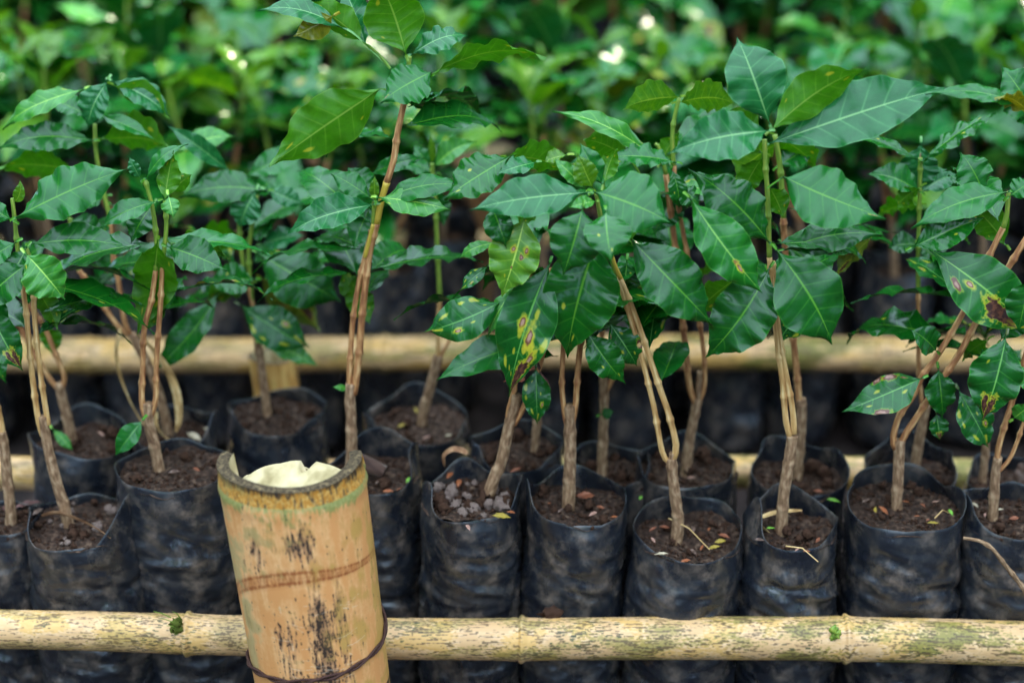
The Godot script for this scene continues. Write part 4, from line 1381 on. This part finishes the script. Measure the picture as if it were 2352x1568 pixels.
	seedling("seedling with two bare reddish stems leaning out together over the widest bag", 1.517, [1936, 2214, 1165], [[272, 0.016, 30], [88, 0.020, 24], [0, -0.010, 50], [185, 0.012, 50]], 13,
		[["bark", 0.0056, 0.0052, [[2061, 1200], [2061, 1140], [2065, 1080], [2066, 1010]]],
		["tan", 0.0038, 0.0033, [[2058, 1030], [2052, 1008], [2066, 956], [2098, 909], [2118, 866], [2165, 799], [2221, 703], [2258, 619], [2305, 523]]],
		["green", 0.0031, 0.0024, [[2305, 523], [2314, 490], [2318, 440]]],
		["tan", 0.0040, 0.0035, [[2070, 1022], [2078, 1000], [2095, 975], [2145, 899], [2208, 806], [2268, 689], [2301, 639], [2360, 545]]]],
		[[2118, 868, 1934, 946, 80, 58, "brownedge", 0.03, 0.05, {"fold": 0.12}], [2156, 848, 2166, 962, 70, 62, "dark", 0.0, 0.01],
		[2152, 806, 2092, 756, 66, 60, "dark", 0.02, 0.03, {"fold": 0.35}], [2152, 950, 2160, 1012, 44, 60, "browntip", 0.0, 0.01],
		[2318, 440, 2092, 524, 76, 44, "mid", 0.03, 0.06, {"arch": 0.12}], [2262, 446, 2206, 348, 118, 58, "mid", 0.0, -0.02, {"fold": 0.1}],
		[2320, 450, 2380, 410, 60, 40, "mid", 0.03, 0.03], [2310, 560, 2220, 470, 60, -60, "under", -0.04, -0.05],
		[2250, 470, 2180, 400, 60, 30, "mid", -0.05, -0.05]], 14, 0.0036)
	seedling("seedling with a withered brown leaf end, bare twig resting against its bag", 1.507, [2208, 2440, 1188], [[270, 0.010, 30], [180, 0.012, 50]], 15,
		[["bark", 0.0054, 0.0044, [[2280, 1216], [2284, 1150], [2288, 1090], [2293, 1050]]],
		["tan", 0.0036, 0.0032, [[2292, 1075], [2296, 1020], [2331, 906], [2362, 800], [2400, 700]]],
		["tan", 0.0026, 0.0020, [[2292, 1085], [2325, 1045], [2362, 940]]]],
		[[2312, 772, 2256, 968, 116, 62, "browntip", 0.05, 0.07, {"fold": 0.15}], [2204, 896, 2272, 1028, 78, 60, "fleck", 0.0, 0.02],
		[2136, 572, 2372, 764, 134, 58, "patch", 0.0, 0.03, {"fold": 0.12, "wave": 0.06}], [2098, 566, 2262, 500, 70, 48, "dark2", 0.04, 0.03, {"quilt": 0.09}],
		[2352, 240, 2126, 216, 38, 34, "mid", 0.0, 0.02, {"arch": 0.12}], [2364, 256, 2284, 224, 30, -40, "bronze", 0.02, 0.03],
		[2390, 300, 2300, 150, 110, 50, "mid", -0.02, -0.04], [2370, 640, 2340, 760, 80, 60, "dark", 0.05, 0.06],
		[2345, 840, 2380, 900, 50, 60, "light", 0.02, 0.03], [2330, 960, 2375, 925, 60, 60, "light", 0.04, 0.05],
		[2270, 780, 2210, 830, 70, -60, "under", -0.03, -0.03], [2300, 780, 2350, 700, 60, 50, "dark", 0.02, 0.0]], 14, 0.0036)

	# ---- rows behind it
	seedling("bag of dark lumpy soil wedged behind the crumbly grey one", 1.625, [1078, 1292, 1040], [[180, 0.012, 60], [0, -0.006, 50]], 21, [["bark", 0.0044, 0.0040, [[1226, 1046], [1232, 990], [1236, 945]]]],
		[[1236, 950, 1262, 900, 30, 55, "dark", 0.0, 0.0]], 16, 0.0046)
	seedling("seedling with a small round leaf low on a knobbly forked stem", 1.62, [1302, 1506, 1092], [[85, 0.014, 30], [180, 0.012, 60]], 22,
		[["bark", 0.0052, 0.0044, [[1383, 1092], [1385, 1030], [1388, 930], [1386, 870], [1384, 846]]], ["tan", 0.0034, 0.0030, [[1390, 905], [1404, 875], [1424, 840], [1450, 760], [1470, 700]]], ["tan", 0.0034, 0.0028, [[1385, 850], [1382, 780], [1390, 700]]]],
		[[1380, 952, 1412, 944, 24, 62, "dark", 0.01, 0.02], [1470, 700, 1520, 620, 60, 40, "dark", 0.0, 0.0], [1470, 700, 1420, 640, 60, 40, "dark", 0.0, 0.0], [1392, 700, 1440, 650, 60, 50, "mid", 0.0, 0.0]], 14, 0.0042)
	seedling("seedling with a three-way fork of brown stems behind the glossy rosette", 1.62, [1456, 1702, 1082], [[275, 0.016, 26], [80, 0.010, 30], [180, 0.008, 60]], 23,
		[["bark", 0.0056, 0.0046, [[1572, 1096], [1583, 1020], [1598, 940], [1603, 915]]], ["tan", 0.0040, 0.0034, [[1600, 930], [1585, 890], [1575, 799], [1566, 715], [1555, 600], [1540, 480], [1530, 400]]],
		["bark", 0.0034, 0.0032, [[1602, 930], [1608, 852]]], ["tan", 0.0030, 0.0026, [[1604, 925], [1618, 890], [1618, 823], [1608, 746], [1590, 640], [1560, 480], [1548, 380]]],
		["green", 0.0028, 0.0022, [[1530, 400], [1515, 340], [1505, 330]]], ["green", 0.0028, 0.0022, [[1548, 380], [1545, 300], [1560, 225]]]],
		[[1506, 362, 1268, 254, 46, 40, "light", 0.02, 0.04, {"arch": 0.14}], [1448, 366, 1340, 322, 62, -70, "under", 0.01, 0.02, {"from": [1470, 400]}],
		[1560, 222, 1430, 252, 60, -70, "lime", 0.0, 0.02], [1560, 235, 1690, 240, 54, -60, "lime", 0.0, 0.02, {"arch": 0.14}],
		[1552, 372, 1396, 362, 50, 30, "mid", 0.05, 0.06, {"wave": 0.2}], [1518, 370, 1560, 300, 46, -75, "under", 0.0, -0.02],
		[1544, 390, 1560, 480, 44, 55, "dark2", 0.05, 0.06, {"quilt": 0.1}], [1556, 430, 1610, 480, 50, 40, "dark", 0.05, 0.06], [1560, 430, 1650, 440, 34, 35, "light", 0.04, 0.04],
		[1560, 440, 1500, 540, 90, 55, "dark", -0.02, 0.0], [1600, 640, 1680, 620, 70, -40, "under", -0.02, -0.02]], 16, 0.0044)
	seedling("seedling with a pale green stem running up behind the smooth hanging leaves", 1.61, [1714, 1946, 1100], [[100, 0.010, 30], [180, 0.020, 70]], 24,
		[["bark", 0.0056, 0.0050, [[1828, 1112], [1834, 1060], [1840, 1000], [1841, 915]]], ["tan", 0.0042, 0.0036, [[1838, 960], [1831, 856], [1815, 709], [1803, 560], [1800, 500]]],
		["green", 0.0034, 0.0030, [[1800, 500], [1794, 400], [1785, 333], [1780, 310]]]],
		[[1782, 312, 1880, 390, 70, -50, "under", -0.02, -0.02], [1784, 330, 1690, 420, 80, -60, "lime", -0.03, -0.02], [1790, 380, 1870, 330, 60, 30, "mid", -0.03, -0.05], [1802, 560, 1880, 640, 60, 40, "dark", -0.02, 0.0]], 22, 0.0056)
	seedling("seedling with an upright pair of narrow ribbed leaves on a green stem", 1.625, [1984, 2202, 1092], [[90, 0.010, 30], [180, 0.022, 70]], 25,
		[["bark", 0.0052, 0.0046, [[2102, 1106], [2106, 1050], [2118, 980], [2128, 925]]], ["tan", 0.0030, 0.0026, [[2124, 950], [2115, 900], [2111, 816], [2110, 666]]],
		["green", 0.0030, 0.0024, [[2110, 666], [2110, 583], [2113, 460], [2115, 362]]], ["bark", 0.0012, 0.0006, [[2115, 364], [2115, 352]]]],
		[[2110, 366, 1928, 316, 32, 20, "dark2", 0.005, 0.01, {"quilt": 0.14, "arch": 0.08}], [2122, 366, 2287, 256, 36, 10, "dark2", 0.005, 0.0, {"quilt": 0.14, "arch": 0.05}],
		[2116, 330, 2108, 448, 152, 66, "pale", -0.02, -0.01, {"fold": 0.1, "quilt": 0.08}], [2112, 440, 1990, 400, 60, 40, "mid", 0.02, 0.02],
		[2114, 430, 2060, 480, 90, -60, "under", 0.03, 0.04], [2112, 560, 2040, 570, 60, 40, "dark", 0.0, 0.0], [2118, 440, 2200, 400, 50, 30, "pale", -0.03, -0.04],
		[2112, 560, 2180, 620, 70, 45, "dark", 0.0, 0.0], [2116, 520, 2230, 560, 60, -40, "under", 0.0, 0.0], [2112, 470, 2010, 500, 60, -50, "under", -0.01, -0.02]], 14, 0.0040)
	seedling("thin-stemmed seedling behind the bag with the bare twig, dead leaf beside it", 1.62, [2212, 2420, 1120], [[180, 0.014, 60]], 26, [["bark", 0.0042, 0.0036, [[2256, 1130], [2262, 1060], [2272, 960], [2290, 860]]]],
		[[2290, 860, 2240, 800, 60, 50, "dark", 0.0, 0.0], [2290, 860, 2350, 800, 60, 50, "dark", 0.0, 0.0], [2340, 1110, 2400, 1060, 60, 50, "brownleaf", 0.0, 0.0]], 10)
	seedling("seedling with a crooked brown fork standing in a low crumpled bag", 1.66, [70, 302, 1018], [[280, 0.012, 30], [180, 0.010, 60]], 27,
		[["bark", 0.0056, 0.0048, [[170, 1038], [158, 980], [142, 915], [134, 880]]], ["tan", 0.0034, 0.0030, [[138, 900], [112, 868], [80, 815], [50, 760], [20, 690]]], ["tan", 0.0034, 0.0030, [[140, 895], [147, 866], [128, 816], [100, 750], [60, 690], [40, 620]]]],
		[[120, 985, 166, 1035, 22, 40, "light", 0.04, 0.05], [100, 750, 120, 820, 50, -70, "under", 0.0, 0.0], [40, 620, 110, 560, 60, 40, "dark", 0.0, 0.0], [40, 620, 180, 690, 70, 30, "dark", 0.0, 0.0]], 12)
	seedling("seedling with long slanting stem and curled dry grass blades on its bag", 1.68, [296, 498, 1000], [[90, 0.016, 26], [180, 0.010, 60]], 28,
		[["bark", 0.0052, 0.0046, [[388, 1000], [372, 930], [340, 840], [300, 765]]], ["tan", 0.0036, 0.0032, [[305, 775], [267, 746], [220, 675], [180, 620]]], ["tan", 0.0036, 0.0030, [[298, 768], [284, 735], [273, 656], [260, 590], [255, 510]]],
		["green", 0.0032, 0.0026, [[255, 510], [232, 420], [220, 350], [217, 285]]], ["green", 0.0030, 0.0026, [[180, 620], [165, 560], [160, 500]]]],
		[[246, 186, 200, 298, 66, 64, "pale", 0.02, 0.03, {"quilt": 0.13}], [258, 186, 390, 268, 60, 40, "pale", 0.0, 0.0, {"quilt": 0.1}], [262, 196, 388, 272, 56, -75, "under", 0.012, 0.012],
		[190, 204, 3, 298, 52, 38, "light", 0.02, 0.03, {"arch": 0.12}], [230, 264, 355, 320, 34, 34, "mid", 0.02, 0.04], [212, 322, -12, 346, 64, 40, "dark", 0.02, 0.04, {"arch": 0.15}],
		[232, 320, 386, 338, 66, -60, "under", 0.0, -0.01, {"arch": 0.12}], [202, 266, 120, 232, 46, 35, "mid", -0.02, -0.04], [176, 392, -10, 384, 60, -60, "under", 0.0, 0.02],
		[160, 500, 90, 430, 70, 40, "mid", 0.0, -0.01], [160, 505, 240, 560, 60, 45, "dark", 0.0, 0.0], [256, 470, 330, 520, 60, 45, "dark", 0.0, 0.0], [240, 450, 180, 470, 50, 40, "mid", -0.01, -0.01]], 10)
	seedling("seedling with holed drooping leaves in the farthest bag of the front bed", 1.725, [518, 750, 955], [[0, -0.002, 60], [180, 0.004, 60]], 29,
		[["bark", 0.0048, 0.0042, [[617, 976], [606, 890], [597, 823], [586, 745]]], ["tan", 0.0032, 0.0028, [[586, 745], [578, 690], [560, 620]]], ["green", 0.0030, 0.0024, [[560, 620], [552, 560], [545, 480], [525, 395]]], ["green", 0.0030, 0.0024, [[578, 690], [572, 620], [572, 560], [590, 450]]]],
		[[592, 580, 788, 696, 118, 60, "dark", 0.05, 0.07, {"fold": 0.12}], [552, 700, 712, 798, 90, 58, "fleck", 0.03, 0.05], [600, 640, 735, 764, 84, -70, "dying", -0.02, -0.01], [602, 788, 732, 842, 42, 40, "light", 0.02, 0.02],
		[612, 436, 404, 456, 72, 46, "dark", 0.03, 0.04, {"arch": 0.12}], [586, 438, 550, 522, 70, 64, "pale", 0.04, 0.05, {"quilt": 0.12}], [612, 434, 700, 470, 44, 50, "pale", 0.02, 0.02, {"quilt": 0.08}],
		[500, 672, 350, 852, 70, 52, "dark", 0.06, 0.09, {"curve": -0.08, "from": [560, 640]}], [584, 640, 470, 650, 70, 52, "dark2", 0.05, 0.07], [575, 650, 470, 700, 50, -60, "under", 0.02, 0.02],
		[528, 392, 384, 288, 44, 50, "pale", 0.02, 0.04], [400, 350, 540, 312, 50, 36, "light", -0.02, -0.03], [560, 560, 440, 530, 60, -60, "under", -0.02, -0.03], [566, 404, 720, 345, 56, 44, "mid", -0.04, -0.06, {"arch": 0.1}],
		[572, 545, 640, 500, 50, 40, "mid", -0.02, -0.02], [590, 450, 640, 400, 40, 40, "mid", -0.02, -0.03], [600, 560, 700, 540, 50, 40, "pale", -0.01, 0.0]], 10)
	seedling("seedling with a green upper stem and pointed bud, bag with a folded-over lip", 1.715, [834, 1082, 975], [[200, 0.014, 50], [285, 0.012, 30], [0, -0.008, 50]], 30,
		[["bark", 0.0056, 0.0048, [[962, 990], [974, 940], [988, 890], [1007, 815]]], ["straw", 0.0034, 0.0030, [[1006, 818], [1007, 756], [1010, 680]]], ["green", 0.0031, 0.0024, [[1010, 680], [1005, 580], [999, 450], [992, 375]]], ["tan", 0.0024, 0.0018, [[1010, 822], [1022, 800], [1042, 764]]]],
		[[992, 378, 988, 306, 16, 66, "young", 0.0, 0.0], [998, 382, 1096, 326, 48, 40, "light", 0.0, 0.0, {"arch": 0.14}], [988, 380, 950, 332, 40, 50, "mid", -0.02, -0.03], [1000, 396, 900, 366, 36, 34, "mid", -0.01, 0.0],
		[1000, 430, 1020, 520, 50, -80, "dark", -0.01, 0.0], [1004, 420, 940, 470, 50, 40, "mid", -0.02, 0.0]], 14)

func build_back() -> void:
	var pats := []
	var looks := ["a single tall stem", "a forked stem and mixed leaves", "pale bluish leaves", "bright lime leaves", "dark drooping leaves", "a yellowing crown", "broad leaves", "a low bushy crown"]
	pats.append(pattern(101, 0.21, 1, ["mid", "pale", "light", "dark"], 1.25))
	pats.append(pattern(102, 0.18, 2, ["mid", "dark", "pale", "lime"], 1.15))
	pats.append(pattern(103, 0.19, 2, ["pale", "pale", "mid", "dark"], 1.25))
	pats.append(pattern(104, 0.21, 2, ["lime", "light", "mid", "light"], 1.15))
	pats.append(pattern(105, 0.17, 2, ["dark", "dark2", "mid", "fleck"], 1.2))
	pats.append(pattern(106, 0.19, 1, ["lime", "dying", "mid", "under"], 1.2))
	pats.append(pattern(107, 0.20, 2, ["pale", "mid", "light", "pale"], 1.4))
	pats.append(pattern(108, 0.16, 3, ["mid", "dark", "light", "pale"], 1.15))
	var rows := [[2.20, "first"], [2.31, "second"], [2.42, "third"], [2.86, "first"], [2.97, "second"], [3.08, "third"], [3.19, "fourth"], [3.60, "first"], [3.71, "second"], [3.82, "third"], [3.93, "fourth"], [4.04, "fifth"], [4.15, "sixth"]]
	for i in rows.size():
		var z: float = rows[i][0]
		var half := z * 1.05 * 0.287 + 0.12
		var n := int(2.0 * half / 0.108)
		for k in n:
			if i >= 7 and rng.randf() < 0.04:
				continue
			var x := -half + (k + 0.5 + rng.randf_range(-0.12, 0.12)) * 2.0 * half / n
			var w := rng.randi() % 8
			var xp := CX + F * x / (z / cos(deg_to_rad(PITCH)))
			if i < 3 and xp > 1035.0 and xp < 1205.0:
				continue
			var bed := "%s row behind the second rail" % rows[i][1]
			var grp := "seedlings of the middle bed"
			if i >= 7:
				bed = "%s row of the farthest bed" % rows[i][1]
				grp = "seedlings of the farthest bed"
			elif i >= 3:
				bed = "%s row beyond the farther rail" % rows[i][1]
				grp = "seedlings of the third bed"
			var sc := rng.randf_range(0.96, 1.05) if i < 3 else rng.randf_range(1.0, 1.2) + (0.12 if i >= 7 else 0.0)
			copy_of(pats[w], Vector3(x, 0, -z + rng.randf_range(-0.008, 0.008)), rng.randf() * TAU, sc, "blurred seedling with %s, %s" % [looks[w], bed], grp)
	for p in pats:
		p.free()

func build_litter() -> void:
	var soil := {}
	for c in get_children():
		if c.has_meta("soil_h"):
			soil[c.name] = [c.position, c.get_meta("soil_h"), c.get_meta("soil_r")]
	var list := [
		[1031, 1090, 30, 70, "orange", "in the bag of crumbly grey soil"], [1052, 1110, 30, 85, "orange", "in the bag of crumbly grey soil"], [1152, 1186, 46, 4, "yellowleaf", "in the bag of crumbly grey soil"], [1174, 1177, 22, 0, "orange", "in the bag of crumbly grey soil"], [1074, 1212, 20, 120, "pinkleaf", "in the bag of crumbly grey soil"], [1155, 1153, 20, 75, "orange", "in the bag of crumbly grey soil"],
		[1344, 1138, 48, 8, "rust", "under the evenly forked stump"], [1262, 1156, 11, 20, "orange", "under the evenly forked stump"], [1412, 1188, 22, 10, "orange", "under the evenly forked stump"], [1362, 1180, 24, 30, "pinkleaf", "under the evenly forked stump"],
		[1591, 1215, 27, 100, "brownleaf", "in the bag under the glossy rosette"], [1663, 1231, 32, -28, "rust", "in the bag under the glossy rosette"], [1655, 1243, 30, 14, "yellowleaf", "in the bag under the glossy rosette"], [1641, 1257, 30, 0, "yellowleaf", "in the bag under the glossy rosette"], [1613, 1257, 19, 60, "orange", "in the bag under the glossy rosette"], [1593, 1268, 28, -60, "brownleaf", "in the bag under the glossy rosette"], [1575, 1288, 26, 18, "orange", "in the bag under the glossy rosette"], [1527, 1211, 26, 0, "rust", "in the bag under the glossy rosette"], [1520, 1272, 34, -14, "paleleaf", "in the bag under the glossy rosette"], [1500, 1240, 20, -60, "pinkleaf", "in the bag under the glossy rosette"],
		[1771, 1213, 25, 15, "greenleaf", "in the bag with the sharp raised corner"], [1853, 1266, 18, 5, "orange", "in the bag with the sharp raised corner"], [1832, 1262, 16, 30, "pinkleaf", "in the bag with the sharp raised corner"],
		[2030, 1172, 34, -62, "orange", "in the widest bag"], [2013, 1170, 26, 80, "yellowleaf", "in the widest bag"], [2081, 1152, 18, -20, "orange", "in the widest bag"], [2145, 1201, 30, 0, "yellowleaf", "in the widest bag"], [2185, 1177, 22, -70, "greenleaf", "in the widest bag"], [2108, 1185, 16, 10, "orange", "in the widest bag"], [2132, 1194, 14, 40, "rust", "in the widest bag"], [2150, 1152, 20, 0, "pinkleaf", "in the widest bag"],
		[1288, 1172, 20, 40, "brownleaf", "under the evenly forked stump"], [1380, 1165, 22, -30, "rust", "under the evenly forked stump"], [1500, 1215, 22, 25, "rust", "in the bag under the glossy rosette"], [1630, 1215, 18, 70, "orange", "in the bag under the glossy rosette"], [1745, 1240, 26, -20, "brownleaf", "in the bag with the sharp raised corner"], [1880, 1240, 22, 60, "rust", "in the bag with the sharp raised corner"], [1990, 1150, 24, 20, "brownleaf", "in the widest bag"], [2120, 1160, 20, -60, "rust", "in the widest bag"], [2330, 1190, 26, 10, "rust", "in the bag beside the twig"], [400, 1084, 30, 15, "brownleaf", "in the broad smooth bag left of the post"], [450, 1078, 24, -40, "rust", "in the broad smooth bag left of the post"], [870, 1105, 26, 50, "brownleaf", "in the bag behind the thick post"],
		[2300, 1170, 24, 35, "paleleaf", "in the bag beside the twig"], [2265, 1182, 20, 70, "pinkleaf", "in the bag beside the twig"], [2240, 1160, 24, -50, "paleleaf", "in the bag beside the twig"],
		[937, 1102, 24, 70, "greenleaf", "in the bag behind the thick post"], [891, 1128, 28, -8, "orange", "in the bag behind the thick post"], [917, 1123, 18, 35, "rust", "in the bag behind the thick post"],
		[1184, 1080, 30, 20, "rust", "in the bag of dark lumpy soil"], [1471, 1143, 17, 60, "greenleaf", "in the bag of the knobbly forked stem"], [1588, 1098, 22, 0, "pinkleaf", "behind the glossy rosette"],
		[954, 942, 22, -70, "yellowleaf", "in the bag with a folded-over lip"], [922, 977, 22, 30, "yellowleaf", "in the bag with a folded-over lip"], [980, 1004, 22, 10, "pinkleaf", "in the bag with a folded-over lip"], [1030, 1000, 18, 20, "paleleaf", "in the bag with a folded-over lip"],
		[230, 996, 26, -40, "pinkleaf", "in the low crumpled bag"], [447, 1003, 42, -20, "paleleaf", "in the bag with dry grass blades"], [477, 986, 26, -10, "paleleaf", "in the bag with dry grass blades"],
		[1880, 1128, 24, -10, "rust", "beside the pale green stem"], [1915, 1150, 34, -15, "greenleaf", "beside the pale green stem"], [60, 1160, 70, 20, "redleaf", "by the bare forked stem"], [20, 1170, 46, -40, "redleaf", "by the bare forked stem"], [86, 1176, 40, 60, "brownleaf", "by the bare forked stem"],
	]
	var words := {"orange": "orange", "rust": "rust-brown", "yellowleaf": "yellow", "greenleaf": "green", "pinkleaf": "pinkish tan", "brownleaf": "dull brown", "redleaf": "dark red dead", "paleleaf": "pale dry"}
	for e in list:
		# the soil it lies on: the bag whose mouth is nearest under that spot
		var best := 0.25
		var bd := 9.0
		for k in soil:
			var p := on_level(e[0], e[1], soil[k][1])
			var c: Vector3 = soil[k][0]
			var d: float = Vector2(p.x - c.x, p.z - c.z).length() / soil[k][2]
			if d < bd:
				bd = d
				best = soil[k][1]
		leaflet(e[0], e[1], e[2], e[3], e[4], best, "%s leaflet on the soil %s" % [words[e[4]], e[5]], "fallen leaflets " + e[5])

	# strap of dry leaf across the second bag
	var h0: float = soil["coffee_seedling_001"][1]
	var sp := PackedVector3Array([on_level(96, 1186, h0 + 0.010), on_level(130, 1180, h0 + 0.016), on_level(170, 1192, h0 + 0.016), on_level(215, 1212, h0 + 0.012), on_level(252, 1236, h0 + 0.008)])
	var c0 := sp[2]
	for i in sp.size():
		sp[i] -= c0
	var s := part(self, numbered("dry_leaf_strap"), ribbon(sp, 0.010, Vector3(0, 0.8, 0.6), 0.3), M.drybrown)
	s.position = c0
	tag(s, "tan dry strap of leaf lying across a bag of grey crumbs", "dry leaf")
	# curled dry grass blades
	var gz := 1.66
	var blades := [
		[[[276, 752], [263, 800], [268, 850], [290, 910], [318, 962], [338, 985]], 0.0105, 0.8, "long curled blade of dry grass hanging left of the slanting stem"],
		[[[312, 765], [345, 800], [382, 850], [404, 905], [410, 960], [404, 992]], 0.0095, -0.9, "looping blade of dry grass hanging right of the slanting stem"],
		[[[358, 945], [356, 975], [372, 1000], [400, 1020]], 0.0075, 0.6, "short folded blade of dry grass at the mouth of the bag"],
	]
	for e in blades:
		var l := PackedVector3Array()
		for p in e[0]:
			l.append(at(p[0], p[1], gz))
		var c := l[l.size() - 1]
		for i in l.size():
			l[i] -= c
		var g := part(self, numbered("dry_grass_blade"), ribbon(l, e[1], Vector3(0.8, 0.1, 0.6), e[2]), M.dry)
		g.position = c
		tag(g, e[3], "grass blade")
	# pale ribbon in the bag with the raised corner
	var h1: float = soil["coffee_seedling_007"][1]
	var rb := PackedVector3Array([on_level(1768, 1222, h1 + 0.004), on_level(1750, 1205, h1 + 0.012), on_level(1752, 1190, h1 + 0.014), on_level(1790, 1176, h1 + 0.014), on_level(1843, 1172, h1 + 0.012)])
	var c1 := rb[0]
	for i in rb.size():
		rb[i] -= c1
	var r1 := part(self, numbered("dry_leaf_strap"), ribbon(rb, 0.0065, Vector3(0, 0.5, 0.8), 1.2), M.dry)
	r1.position = c1
	tag(r1, "cream folded ribbon of dry leaf in the bag with the raised corner", "dry leaf")
	# curled tan leaf on the rim behind the grey crumbs
	var cl := PackedVector3Array([at(1022, 1072, 1.57), at(1022, 1048, 1.565), at(1040, 1034, 1.56), at(1062, 1036, 1.56), at(1074, 1042, 1.56)])
	var c2 := cl[0]
	for i in cl.size():
		cl[i] -= c2
	var k1 := part(self, numbered("curled_dead_leaf"), ribbon(cl, 0.0085, Vector3(0.2, 0.6, 0.8), 1.6), M.drybrown)
	k1.position = c2
	tag(k1, "curled tan dead leaf perched on the rim of the crumbly bag", "dead leaf")
	# chip of wood behind the post
	var h3: float = soil["coffee_seedling_003"][1]
	var ca := on_level(812, 1052, h3 + 0.022)
	var cb := on_level(884, 1082, h3 + 0.012)
	var chip := part(self, numbered("wood_chip"), tube(PackedVector3Array([Vector3.ZERO, (cb - ca) * 0.3, (cb - ca) * 0.7, cb - ca]), 0.0085, 0.0070, 7, 0.0, 0.0, 0.5, 4), M.wood)
	chip.position = ca
	tag(chip, "weathered chip of wood lying in the bag behind the post", "wood chip")
	# twig over the last bag
	var tw := PackedVector3Array([at(2214, 1236, 1.44), at(2250, 1242, 1.435), at(2284, 1264, 1.43), at(2318, 1308, 1.43), at(2352, 1352, 1.43), at(2385, 1420, 1.43)])
	var c4 := tw[0]
	for i in tw.size():
		tw[i] -= c4
	var t1 := part(self, numbered("bare_twig"), tube(smooth_line(tw, 5), 0.0016, 0.0026, 8, 0.02, 0.0006, 0.3, 6), M.bark)
	t1.position = c4
	tag(t1, "bent bare grey twig resting against the last bag", "twig")
	# crumb of soil on the rail
	var lp := at(1266, 1408, 1.452)
	var lump := part(self, numbered("soil_clod"), clods[2], M.clod_dark, Transform3D(Basis.IDENTITY.scaled(Vector3(0.010, 0.008, 0.008)), lp))
	tag(lump, "lump of soil caught between the rail and a bag", "soil clod")
	# thin straws
	for e in [[1536, 1190, 1630, 1262, "coffee_seedling_006", "thin pale straw leaning across the bag under the glossy rosette"], [2148, 1190, 2182, 1178, "coffee_seedling_008", "short pale straw on the soil of the widest bag"], [1806, 1254, 1880, 1290, "coffee_seedling_007", "thin grass straw hooked over the rim of the raised-corner bag"]]:
		var hh: float = soil[e[4]][1] + 0.008
		var a := on_level(e[0], e[1], hh + 0.006)
		var b := on_level(e[2], e[3], hh)
		var st := part(self, numbered("dry_straw"), tube(PackedVector3Array([Vector3.ZERO, (b - a) * 0.5 + Vector3(0, 0.006, 0), b - a]), 0.0007, 0.0005, 5), M.dry)
		st.position = a
		tag(st, e[5], "straw")
